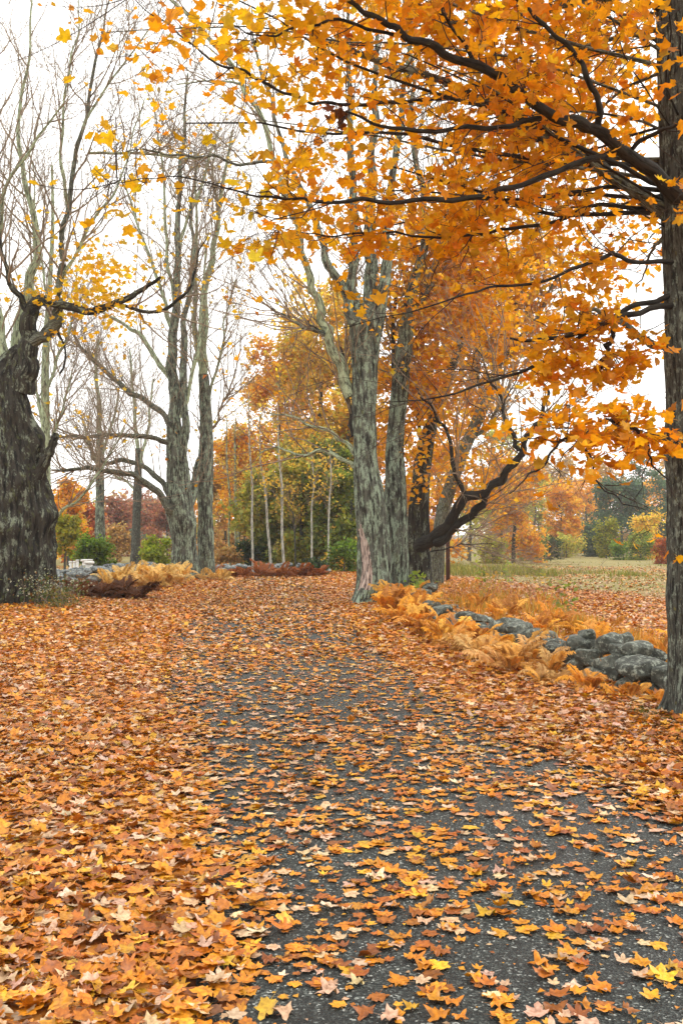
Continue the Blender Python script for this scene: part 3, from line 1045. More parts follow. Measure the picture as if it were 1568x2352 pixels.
print('near maple leaves', len(pos), len(sB[0]))

# clump of dead brown leaves hanging under the long bough
dl = empty('leaf_cluster', at(772, 238, 8.75))
tag(dl, 'clump of withered dark brown leaves hanging from a thin bough before the sky', 'leaves')
for k in range(14):
    o = bpy.data.objects.new('leaf', LEAF_ME[k % 6])
    COL.objects.link(o)
    o.parent = dl
    o.location = (rng8.uniform(-.09, .1), rng8.uniform(-.05, .05), rng8.uniform(-.2, -.02))
    o.rotation_euler = (rng8.uniform(1.0, 2.0), rng8.uniform(-.5, .5), rng8.uniform(0, 6))
    o.scale = (.12, .12, .14)
    o.color = (.16 + .05 * rng8.random(), .06, .015, 1)


# ------------------------------------------------------------------ big old trees
def tw_levels(tree, n1, l1, n2, l2, n3, l3, r1, r2, r3, rng, lo=.15, up=.12, keep=None, k1=5):
    """Three orders of bare shoots on the limbs carried so far; returns the tip sets."""
    P, Rr = stack_lines(tree.lines)
    p, d, r, _, _ = spawn(P, Rr, n1, lo, 1.0, 25, 60, up=up * 2.2, rng=rng)
    P1 = grow(p, d, rng.uniform(*l1, n1), 9, .14, up * .5, rng)
    R1 = taper(np.minimum(r * .55, r1), 9, .25)
    tree.shoots(P1, R1, k1)
    p, d, r, _, _ = spawn(P1, R1, n2, .15, 1.0, 25, 60, up=up * 1.5, rng=rng)
    P2 = grow(p, d, rng.uniform(*l2, n2), 6, .18, up * .4, rng)
    R2 = taper(np.minimum(r * .7, r2), 6, .3)
    tree.shoots(P2, R2, 3)
    p, d, r, _, _ = spawn(P2, R2, n3, .15, 1.0, 20, 60, up=up, rng=rng)
    P3 = grow(p, d, rng.uniform(*l3, n3), 4, .2, up * .3, rng)
    tree.shoots(P3, taper(np.full(n3, r3), 4, .4), 3)
    return P1, P2, P3


def zrow(vx, vy, d, wd):
    p = at(vx, vy, d)
    return (p[0], p[1], p[2], wd * .5 * d / 2288)


# gnarled maple at the left edge
rng1 = np.random.default_rng(101)
D1 = 25.2
b1 = at(40, 1388, D1)
b1[2] = float(gz(b1[0], D1)) - .05
T1 = Tree('maple_tree', 'gnarled old maple with very thick dark burled trunk at the edge of the road', b1)
rows4 = [(b1[0], D1, b1[2], 82 * D1 / 2288)] + [zrow(a, b, D1, c) for a, b, c in ((42, 1330, 160), (40, 1250, 160), (42, 1190, 158), (38, 1100, 142), (32, 1010, 112), (20, 930, 92), (17, 880, 84), (26, 845, 66), (40, 815, 46), (48, 795, 22))]
T1.trunk(rows4, M_BARK_OLD, 150, 260, 4.0, rough=.06, ridge=.085, flare=.35, flare_h=.35, roots=6,
         bumps=[(2.25, 3.0, .24, .4, .20), (4.15, 3.0, .28, .45, .26), (3.0, 3.1, .3, .5, -.08), (1.2, 2.2, .3, .5, .13), (3.2, 1.9, .3, .45, .14), (2.6, 1.2, .3, .4, .12), (.5, 2.6, .25, .5, .14), (4.9, 1.9, .3, .5, .14), (1.9, 1.6, .22, .35, .10)])
T1L = [
    ([(48, 890, 25.2, 70), (60, 850, 25.1, 54), (64, 800, 25.1, 46), (64, 760, 25.1, 42), (68, 725, 25, 38), (78, 703, 25, 32), (95, 690, 24.9, 26), (130, 698, 24.8, 20), (165, 707, 24.7, 19), (205, 716, 24.6, 18), (260, 696, 24.4, 15), (310, 678, 24.3, 13), (345, 655, 24.2, 10), (372, 638, 24.1, 6)], 'O'),
    ([(52, 806, 25.1, 22), (70, 792, 25.1, 30), (95, 775, 25.1, 31), (120, 757, 25.1, 29), (133, 730, 25.1, 25), (137, 690, 25.1, 20), (141, 620, 25.1, 16), (146, 560, 25.2, 14), (153, 490, 25.2, 12.5), (168, 400, 25.3, 11), (182, 320, 25.4, 10), (205, 235, 25.5, 8), (232, 110, 25.6, 6), (252, 10, 25.7, 4), (262, -60, 25.8, 3)], 'M'),
    ([(205, 716, 24.6, 11), (275, 700, 24.6, 9), (345, 716, 24.6, 9), (400, 700, 24.6, 8), (440, 655, 24.6, 7), (452, 600, 24.6, 5), (470, 540, 24.6, 3)], 'O'),
    ([(68, 722, 25, 20), (45, 680, 24.8, 13), (22, 648, 24.7, 11), (5, 570, 24.5, 9), (-8, 500, 24.4, 7), (-20, 400, 24.3, 5)], 'O'),
    ([(10, 900, 25.2, 60), (4, 850, 25.3, 48), (0, 780, 25.4, 36), (-12, 690, 25.5, 28), (-25, 560, 25.6, 22), (-30, 400, 25.7, 16), (-20, 250, 25.8, 10), (-5, 100, 25.9, 6)], 'P'),
    ([(30, 880, 25.8, 40), (38, 800, 26, 32), (48, 740, 26.2, 28), (72, 640, 26.4, 22), (85, 560, 26.6, 18), (60, 430, 26.8, 12), (40, 300, 27, 9), (62, 150, 27, 6), (70, 0, 27, 4)], 'P'),
    ([(142, 640, 25.1, 9), (175, 575, 25, 8), (215, 500, 25, 6.5), (265, 440, 25, 5), (300, 330, 25, 3.5), (330, 230, 25, 2.5)], 'P'),
    ([(155, 470, 25.2, 9), (140, 350, 25, 7), (150, 200, 25, 5), (175, 90, 25, 3.5), (185, -20, 25, 2.5)], 'P'),
    ([(182, 320, 25.4, 7), (225, 230, 25.4, 5.5), (290, 140, 25.4, 4), (350, 60, 25.4, 3), (380, 0, 25.4, 2)], 'P'),
    ([(-12, 690, 25.5, 16), (-5, 560, 25, 11), (15, 430, 24.6, 8), (80, 330, 24.4, 6), (150, 230, 24.2, 3.5)], 'P'),
    ([(205, 352, 25.3, 6), (280, 352, 25.2, 6), (350, 355, 25.2, 5), (420, 362, 25.1, 4), (480, 372, 25.1, 3)], 'P'),
]
for i, (rows_, mt) in enumerate(T1L):
    T1.limb(trace(rows_, len(rows_) * 5), {'O': M_BARK_OLD, 'P': M_BARK_PALE, 'M': M_BARK_MOSS}[mt], 12 if rows_[0][3] > 20 else 7, wob=.07, seed=i + 20, carry=rows_[0][3] < 50 or i == 4)
s = trace([(85, 1095, 24.9, 34), (104, 1060, 24.8, 24), (118, 1030, 24.7, 20), (126, 1008, 24.7, 19), (130, 995, 24.7, 15)], 18)
s[:, 3] *= 1 + .15 * np.sin(np.arange(18) * 1.9)
T1.limb(s, M_BARK_OLD, 12, name='broken_stub', carry=False)
T1.limb(trace([(132, 760, 25, 7), (150, 800, 25, 5), (148, 840, 25, 5), (138, 858, 25, 5)], 12), M_BARK_DARK, 6, carry=False)
P1, P2, P3 = tw_levels(T1, 170, (1.2, 3.6), 900, (.6, 1.8), 2600, (.3, .9), .03, .011, .0055, rng1, up=.13)
T1.finish_twigs(M_TWIG)
v3 = view_of(P3[:, -1])
cand = P3[(v3[:, 0] > 60) & (v3[:, 0] < 400) & (v3[:, 1] > 480) & (v3[:, 1] < 800), -1]
extra = np.array([at(a, b, c) for a, b, c in zip(rng1.normal(215, 75, 130), rng1.normal(655, 62, 130), rng1.uniform(23.6, 25.8, 130))])
sets = [foliage(T1, extra, 5, .16, .17, LEAF_YELLOW, LEAF_YELLOW_W, LEAF1, rng=rng1), foliage(T1, cand[::4], 2, .12, .16, LEAF_YELLOW, LEAF_YELLOW_W, LEAF1, rng=rng1)]
crown_from(T1, sets, LEAF1, M_LEAF)

# twin maples on the left verge
rng2 = np.random.default_rng(202)


def old_tree(label, base, rows, mat, limbs, twn, rng, seed, leaf=None, wob=.09, group=None, trunk_kw=None, wood=None, up=.13, twr=(.026, .010, .0052), twmat=None, l=((1.5, 4.2), (.8, 2.2), (.4, 1.1)), name='maple_tree'):
    vx, vy, d = base
    b = at(vx, vy, d)
    b[2] = float(gz(b[0], d)) - .06
    t = Tree(name, label, b, group)
    r4 = [zrow(*r) for r in rows]
    r4[0] = (r4[0][0], r4[0][1], b[2], r4[0][3])
    kw = dict(rough=.045, ridge=.06, flare=.4, flare_h=.35, roots=5)
    kw.update(trunk_kw or {})
    t.trunk(r4, mat, 110 if d < 30 else 72, 170 if d < 30 else 120, seed, **kw)
    for i, (rw, mt) in enumerate(limbs):
        t.limb(trace(rw, len(rw) * 5), mt, 10 if rw[0][3] > 12 else 6, wob=wob, seed=seed * 10 + i)
    out = tw_levels(t, twn[0], l[0], twn[1], l[1], twn[2], l[2], *twr, rng, up=up)
    t.finish_twigs(twmat or M_TWIG)
    return t, out


G, PL = M_BARK_GREY, M_BARK_PALE
TA, oA = old_tree('stout lichen grey maple with hollow dark base, bare crown, before the yellow ferns', (421, 1335, 41),
    [(421, 1335, 41, 60), (422, 1290, 41, 54), (420, 1240, 41, 54), (416, 1190, 41, 60), (412, 1140, 41, 58), (410, 1090, 41, 50), (406, 1040, 41, 44), (402, 1000, 41, 38)], G,
    [([(402, 1010, 41, 36), (399, 930, 41, 29), (396, 850, 41, 25), (397, 780, 41, 22), (403, 700, 41, 19), (409, 600, 41, 16), (413, 500, 41, 13), (417, 400, 41, 10), (424, 280, 41, 7), (430, 170, 41, 4)], G),
     ([(414, 1060, 40.8, 26), (428, 980, 40.8, 21), (424, 900, 40.8, 18), (420, 820, 40.9, 16), (424, 740, 41, 14), (440, 640, 41, 11), (446, 560, 41, 9), (440, 470, 41, 7), (452, 370, 41, 5)], G),
     ([(400, 1185, 40.7, 20), (372, 1145, 40.4, 17), (335, 1108, 40, 15), (290, 1088, 39.6, 13), (240, 1080, 39.2, 11), (180, 1078, 38.8, 9), (120, 1082, 38.5, 5)], M_BARK_MOSS),
     ([(402, 1150, 41, 18), (372, 1110, 41.2, 14), (335, 1072, 41.4, 12), (290, 1058, 41.6, 11), (240, 1062, 41.8, 9), (215, 1050, 41.9, 7), (205, 1010, 42, 4)], M_BARK_MOSS),
     ([(398, 1020, 41, 15), (360, 1008, 40.8, 12), (310, 1000, 40.5, 11), (250, 1000, 40.2, 10), (190, 1004, 40, 8), (140, 1002, 39.8, 5)], M_BARK_MOSS),
     ([(397, 985, 41, 17), (370, 945, 41, 14), (330, 918, 41, 13), (285, 890, 41, 12), (240, 850, 41, 11), (205, 815, 41, 9), (180, 795, 41, 7), (165, 750, 41, 4)], M_BARK_MOSS),
     ([(396, 875, 41, 13), (360, 820, 41.2, 11), (320, 770, 41.4, 10), (285, 745, 41.6, 8), (240, 722, 41.8, 6), (205, 690, 42, 4)], PL),
     ([(397, 760, 41, 12), (375, 690, 41, 10), (350, 600, 41, 8), (310, 500, 41, 6), (285, 400, 41, 4)], PL),
     ([(403, 700, 41, 11), (385, 600, 41, 9), (380, 480, 41, 7), (370, 350, 41, 5), (350, 220, 41, 3)], PL),
     ([(409, 590, 41, 9), (430, 500, 41, 7), (470, 400, 41, 5.5), (500, 300, 41, 4)], PL),
     ([(417, 960, 40.8, 12), (440, 880, 40.8, 10), (455, 790, 40.8, 9), (462, 690, 40.8, 7), (470, 570, 40.8, 5)], PL)],
    (210, 1000, 2600), rng2, 3.0, trunk_kw=dict(flare=.28, rough=.07, bumps=[(2.4, 3.1, .35, .6, .16), (2.9, 0., .3, .5, .12)]))
tipsA = oA[2][::11, -1]
sets = [foliage(TA, tipsA, 2, .15, .19, LEAF_YELLOW, LEAF_YELLOW_W, LEAF1, rng=rng2)]
ex = np.array([at(a, b, 41) for a, b in zip(rng2.normal(400, 22, 22), rng2.choice([1040, 1125, 990, 820], 22) + rng2.normal(0, 9, 22))])
sets.append(foliage(TA, ex, 4, .2, .19, LEAF_ORANGE, LEAF_ORANGE_W, LEAF1, rng=rng2))
crown_from(TA, sets, LEAF1, M_LEAF)

TB, oB = old_tree('straight lichen spotted maple with slim trunk standing beside the stout one', (472, 1331, 42.5),
    [(472, 1331, 42.5, 40), (473, 1270, 42.5, 36), (472, 1200, 42.5, 35), (471, 1130, 42.5, 35), (473, 1060, 42.5, 36), (474, 1000, 42.5, 30), (471, 930, 42.5, 26), (467, 860, 42.5, 23)], G,
    [([(467, 870, 42.5, 22), (464, 800, 42.5, 20), (468, 720, 42.5, 18), (478, 640, 42.5, 15), (492, 560, 42.5, 13), (506, 480, 42.5, 10), (520, 400, 42.5, 8), (530, 300, 42.5, 5)], PL),
     ([(432, 1180, 41.3, 14), (448, 1130, 41.8, 17), (455, 1075, 42.2, 18), (466, 1030, 42.4, 16), (472, 980, 42.5, 14)], G),
     ([(467, 860, 42.5, 13), (452, 780, 42.5, 12), (445, 700, 42.5, 10), (450, 600, 42.5, 8), (455, 480, 42.5, 6), (448, 350, 42.5, 4)], PL),
     ([(474, 1000, 42.5, 7), (500, 960, 42.3, 6), (518, 915, 42.1, 5), (540, 870, 42, 4), (555, 800, 42, 3)], M_TWIG),
     ([(475, 960, 42.5, 9), (488, 880, 42.5, 7), (508, 800, 42.5, 6), (520, 720, 42.5, 4), (540, 640, 42.5, 3)], PL),
     ([(490, 580, 42.5, 8), (500, 500, 42.5, 6), (490, 400, 42.5, 4), (495, 300, 42.5, 3)], PL)],
    (130, 600, 1600), rng2, 5.0, trunk_kw=dict(flare=.2))
crown_from(TB, [foliage(TB, oB[2][::9, -1], 2, .15, .19, LEAF_YELLOW, LEAF_YELLOW_W, LEAF1, rng=rng2)], LEAF1, M_LEAF)

T1b, o1b = old_tree('tall slender pale trunk rising right behind the gnarled old maple', (118, 1312, 36),
    [(118, 1318, 36, 26), (116, 1240, 36, 22), (108, 1150, 36, 21), (106, 1060, 36, 21), (105, 960, 36, 20), (104, 880, 36, 18), (107, 780, 36, 15), (112, 700, 36, 12), (118, 600, 36, 10), (122, 500, 36, 8), (120, 380, 36, 5)], PL,
    [([(104, 990, 36, 11), (92, 950, 36, 9), (82, 900, 36, 7), (78, 820, 36, 5), (70, 720, 36, 3)], PL),
     ([(107, 1010, 36, 9), (125, 1000, 36, 8), (150, 920, 36, 5), (170, 850, 36, 3)], PL),
     ([(110, 1200, 36, 8), (150, 1170, 35.5, 7), (200, 1130, 35, 6), (240, 1060, 35, 4), (290, 980, 35, 2.5)], PL),
     ([(106, 900, 36, 8), (125, 840, 36, 7), (160, 760, 36, 5), (185, 660, 36, 3)], PL),
     ([(112, 700, 36, 7), (95, 600, 36, 5), (80, 480, 36, 4), (75, 350, 36, 2.5)], PL)],
    (120, 620, 1700), rng2, 6.0, trunk_kw=dict(flare=.2, rough=.02, ridge=.02), twr=(.02, .009, .0055))
T3a, _ = old_tree('grey trunk behind the green shrub beyond the left stone wall', (232, 1302, 62),
    [(232, 1302, 62, 26), (231, 1240, 62, 23), (230, 1180, 62, 20), (230, 1120, 62, 19), (229, 1050, 62, 18), (231, 1000, 62, 15)], G,
    [([(231, 1010, 62, 14), (226, 940, 62, 11), (222, 860, 62, 8), (226, 780, 62, 5)], PL), ([(230, 1060, 62, 9), (250, 1000, 62, 7), (268, 930, 62, 5), (280, 860, 62, 3)], PL), ([(229, 1080, 62, 8), (205, 1020, 62, 6), (190, 950, 62, 4)], PL)],
    (55, 260, 800), rng2, 7.0, twr=(.026, .012, .007))
T3b, _ = old_tree('dark narrow trunk standing between the two green shrubs', (313, 1302, 60),
    [(311, 1302, 60, 23), (312, 1250, 60, 20), (314, 1190, 60, 18), (316, 1130, 60, 19), (318, 1080, 60, 16), (318, 1030, 60, 12)], M_BARK_NEAR,
    [([(318, 1040, 60, 11), (312, 960, 60, 8), (305, 880, 60, 6), (300, 800, 60, 3)], PL), ([(318, 1090, 60, 10), (332, 1030, 60, 8), (345, 950, 60, 6), (350, 870, 60, 4)], PL), ([(316, 1130, 60, 6), (290, 1105, 60, 5), (262, 1090, 60, 3)], PL)],
    (55, 260, 800), rng2, 8.0, twr=(.026, .012, .007))

# ------------------------------------------------------------------ centre maples
rng4 = np.random.default_rng(404)
D4 = 25.6
T4, o4 = old_tree('massive grey green maple at the road bend with a strip of bare pink wood', (852, 1385, D4),
    [(852, 1388, D4, 80), (856, 1340, D4, 72), (858, 1290, D4, 70), (856, 1230, D4, 68), (850, 1160, D4, 68), (842, 1090, D4, 60), (838, 1020, D4, 54), (836, 950, D4, 54), (837, 890, D4, 56), (838, 830, D4, 60), (839, 780, D4, 68), (841, 735, D4, 74), (842, 705, D4, 66)], G,
    [([(806, 910, 25.7, 28), (782, 849, 25.7, 26), (758, 791, 25.6, 24), (746, 743, 25.6, 22), (731, 701, 25.5, 20), (715, 657, 25.4, 18), (704, 610, 25.3, 17), (689, 545, 25.2, 16), (674, 500, 25.1, 15), (657, 439, 25, 14), (632, 375, 24.9, 13), (605, 300, 24.8, 12), (580, 235, 24.7, 11), (545, 165, 24.6, 10), (490, 100, 24.5, 9), (430, 40, 24.4, 7), (370, -10, 24.3, 5)], PL),
     ([(815, 745, 25.4, 30), (795, 690, 25.4, 24), (766, 630, 25.3, 21), (742, 570, 25.2, 18), (724, 500, 25.2, 15), (697, 445, 25.1, 13), (668, 380, 25, 11), (640, 300, 25, 9), (612, 210, 25, 7), (590, 120, 25, 5), (575, 20, 25, 3.5)], G),
     ([(822, 735, 25.5, 32), (812, 663, 25.5, 26), (809, 590, 25.5, 22), (811, 470, 25.5, 19), (804, 340, 25.5, 16), (801, 220, 25.5, 13), (798, 80, 25.5, 9), (795, -40, 25.5, 5)], G),
     ([(845, 730, 25.5, 40), (847, 640, 25.6, 33), (850, 560, 25.6, 28), (853, 470, 25.6, 24), (857, 350, 25.7, 19), (864, 220, 25.7, 14), (866, 80, 25.8, 9), (868, -40, 25.8, 5)], G),
     ([(866, 740, 25.5, 32), (880, 660, 25.4, 27), (890, 590, 25.4, 23), (894, 480, 25.4, 19), (906, 350, 25.4, 16), (928, 220, 25.4, 12), (936, 80, 25.4, 8), (940, -30, 25.4, 5)], G),
     ([(757, 775, 25.6, 11), (738, 762, 25.5, 10), (712, 755, 25.4, 8), (684, 745, 25.3, 7), (655, 725, 25.2, 5), (620, 716, 25.1, 3)], G),
     ([(737, 762, 25.5, 8), (715, 747, 25.5, 7), (702, 735, 25.5, 5)], M_BARK_DARK),
     ([(806, 910, 25.8, 9), (795, 870, 25.8, 9), (780, 820, 25.8, 7)], M_BARK_DARK),
     ([(818, 1075, 26, 12), (780, 1050, 26.3, 10), (740, 1040, 26.6, 9), (690, 1042, 27, 7), (640, 1030, 27.4, 5), (600, 1038, 27.8, 3)], PL),
     ([(816, 1045, 26, 11), (785, 1010, 26.3, 9), (745, 985, 26.6, 8), (700, 970, 27, 6), (660, 952, 27.4, 4), (620, 948, 27.8, 2.5)], PL),
     ([(812, 1000, 26, 12), (798, 940, 26.2, 11), (790, 860, 26.5, 8), (786, 800, 26.7, 6)], M_BARK_DARK),
     ([(560, 195, 24.6, 6), (520, 185, 24.6, 5), (470, 188, 24.6, 4), (410, 195, 24.6, 3)], PL),
     ([(632, 375, 24.9, 8), (590, 370, 24.8, 7), (540, 376, 24.7, 6), (480, 360, 24.6, 6), (420, 355, 24.5, 5), (360, 352, 24.4, 4), (290, 345, 24.3, 3)], M_BARK_MOSS)],
    (160, 560, 1500), rng4, 9.0, trunk_kw=dict(bare=(.35, 1.25, .42, 2.05), flare=.62, flare_h=.3, roots=4, rough=.05, ridge=.07, bumps=[(1.6, 3.14, .6, .6, .06)]), twr=(.022, .009, .005))
T5, o5 = old_tree('grey maple trunk pressed against the right side of the massive one', (910, 1345, 27),
    [(906, 1345, 26.6, 64), (908, 1290, 26.6, 58), (909, 1230, 26.6, 54), (908, 1160, 26.7, 50), (907, 1080, 26.8, 44), (908, 1000, 27, 40), (915, 920, 27, 38), (922, 850, 27, 40), (930, 780, 27, 36), (936, 720, 27, 30)], G,
    [([(936, 730, 27, 28), (948, 663, 27, 24), (964, 600, 27, 21), (972, 535, 27, 18), (966, 440, 27, 15), (952, 320, 27, 12), (945, 180, 27, 8), (942, 20, 27, 5)], G),
     ([(930, 760, 27, 22), (960, 700, 27.2, 19), (985, 650, 27.4, 17), (1000, 600, 27.6, 14), (1020, 500, 27.8, 10), (1035, 380, 28, 7)], G),
     ([(915, 900, 27, 14), (905, 840, 27.2, 12), (900, 760, 27.4, 10), (905, 680, 27.6, 8)], M_BARK_DARK)],
    (90, 420, 1200), rng4, 11.0, trunk_kw=dict(flare=.25, ridge=.06), twr=(.022, .009, .005))
T6, o6 = old_tree('dark maple behind the wall with a heavy low bough curving out to the field', (962, 1315, 28.6),
    [(962, 1322, 28.6, 62), (960, 1280, 28.6, 56), (960, 1220, 28.6, 52), (962, 1150, 28.6, 44), (968, 1080, 28.6, 38), (980, 1010, 28.6, 30), (996, 950, 28.6, 24)], M_BARK_OLD,
    [([(958, 1262, 28.5, 34), (985, 1243, 28.2, 30), (1022, 1215, 27.8, 27), (1050, 1170, 27.4, 24), (1075, 1142, 27.1, 22), (1113, 1129, 26.8, 21), (1150, 1098, 26.5, 19), (1180, 1060, 26.2, 17), (1198, 1032, 26, 15), (1222, 990, 25.8, 12), (1245, 950, 25.6, 10), (1252, 905, 25.5, 7), (1240, 870, 25.4, 4)], M_BARK_DARK),
     ([(1000, 1248, 28, 22), (1026, 1235, 27.8, 20), (1067, 1194, 27.5, 18), (1100, 1160, 27.3, 17), (1116, 1146, 27.2, 13)], M_BARK_DARK),
     ([(1075, 1145, 27.1, 13), (1050, 1110, 27, 11), (1040, 1060, 27, 10), (1030, 1000, 27, 8), (1005, 960, 27, 7), (975, 920, 27, 5), (950, 890, 27, 3)], M_BARK_DARK),
     ([(1190, 1035, 26.1, 12), (1175, 1010, 26, 11), (1158, 960, 25.9, 9), (1148, 915, 25.9, 8), (1130, 870, 25.9, 5), (1090, 800, 26, 3)], M_BARK_DARK),
     ([(1222, 985, 25.8, 8), (1250, 962, 25.7, 7), (1262, 955, 25.7, 5)], M_BARK_DARK),
     ([(990, 970, 28.6, 24), (1015, 900, 28.6, 20), (1044, 827, 28.6, 18), (1064, 752, 28.6, 16), (1080, 677, 28.6, 13), (1098, 590, 28.6, 10), (1110, 480, 28.6, 7)], M_BARK_NEAR),
     ([(985, 1268, 29, 4), (1030, 1258, 29, 4), (1058, 1249, 29, 3), (1125, 1250, 29, 2)], M_BARK_DARK),
     ([(975, 1050, 28.6, 12), (955, 960, 28.8, 10), (950, 870, 29, 8), (960, 770, 29, 6)], M_BARK_NEAR)],
    (150, 700, 1800), rng4, 12.0, trunk_kw=dict(flare=.2), twr=(.02, .009, .005), up=.05)
T7, o7 = old_tree('mossy leaning maple stem slanting up behind the low dark bough', (1000, 1300, 34),
    [(1000, 1308, 34, 34), (1012, 1200, 34, 30), (1040, 1100, 34, 28), (1075, 1010, 34, 27), (1108, 935, 34, 26), (1128, 880, 34, 24)], M_BARK_MOSS,
    [([(1126, 885, 34, 23), (1145, 825, 34, 20), (1160, 770, 34, 18), (1176, 725, 34, 16), (1198, 640, 34, 13), (1225, 540, 34, 9), (1240, 440, 34, 6)], M_BARK_MOSS),
     ([(1140, 840, 34, 14), (1185, 790, 34, 11), (1225, 740, 34, 9), (1260, 680, 34, 6), (1290, 600, 34, 4)], M_BARK_MOSS),
     ([(1075, 1010, 34, 12), (1110, 985, 34, 10), (1150, 930, 34, 8), (1180, 850, 34, 5)], M_BARK_MOSS),
     ([(1110, 930, 34, 12), (1095, 860, 34, 10), (1090, 780, 34, 8), (1105, 690, 34, 5)], M_BARK_MOSS)],
    (100, 480, 1400), rng4, 13.0, trunk_kw=dict(flare=.1), twr=(.022, .01, .006))


def mass(tree, blobs, per_m3_, leaf, pal_, wts, rng, temps, mat, thin=.30, clump=.75):
    """Crown volume: blobs (view x, view y, distance, rx m, rz m) filled with leaf clumps with gaps between."""
    per_m3 = per_m3_ * 1.15
    sets = []
    for vx, vy, d, rx, rz in blobs:
        c = at(vx, vy, d)
        n = int(4.19 * rx * rx * rz * per_m3)
        u = unit(rng.normal(0, 1, (n, 3))) * rng.random((n, 1)) ** (1 / 2.2)
        p = c + u * np.array([rx, rx, rz])
        g = vnoise(p * clump + 31.7) + .5 * vnoise(p * clump * 2.3 + 8.1)
        p = p[g > -.55 + thin]
        sets.append(foliage(tree, p, 7, .22, leaf, pal_, wts, temps, rng=rng, jit=.16, clump_var=.13))
    return crown_from(tree, sets, temps, mat)


ORG = [(.80, .39, .02), (.78, .33, .02), (.82, .46, .03), (.72, .38, .04)]
ORGW = [4, 3, 3, 1]
mass(T5, [(960, 760, 27.5, 1.6, 1.9), (985, 640, 28, 1.6, 1.7), (940, 900, 28, 1.1, 1.4), (920, 1010, 27.5, .9, .9), (915, 1120, 27.2, .6, .6), (1000, 520, 27.5, 1.5, 1.5)], 11, .17, ORG, ORGW, rng4, LEAF0, M_FOL)
mass(T6, [(1040, 800, 28.5, 1.8, 2.1), (1080, 700, 28.5, 1.7, 1.8), (1030, 940, 28, 1.4, 1.2), (1075, 1030, 27.3, 1.0, .6), (1150, 1000, 26.4, .9, .6), (1000, 1110, 27.4, .7, .6), (1090, 1120, 27.0, .6, .5), (1185, 900, 26, .8, .6), (1210, 950, 25.8, .6, .4), (1130, 600, 28, 1.3, 1.2), (1010, 1010, 27.6, .8, .6)], 10, .17, ORG, ORGW, rng4, LEAF0, M_FOL)
mass(T7, [(1130, 800, 34.5, 2.2, 2.0), (1170, 690, 34.5, 2.0, 1.9), (1090, 930, 35, 2.0, 1.7), (1050, 1060, 35, 1.7, 1.5), (1225, 600, 34, 1.6, 1.6), (1120, 1130, 34, 1.2, .8), (1000, 700, 35, 2.0, 2.5), (1225, 790, 34, .9, .7)], 7, .20, ORG, ORGW, rng4, LEAF0, M_FOL)
t4t = o4[2][:, -1]
v4 = view_of(t4t)
pk = t4t[(rng4.random(len(t4t)) < np.where(v4[:, 0] > 770, .6, .05))]
crown_from(T4, [foliage(T4, pk, 4, .2, .16, LEAF_ORANGE, LEAF_ORANGE_W, LEAF0, rng=rng4)], LEAF0, M_FOL)

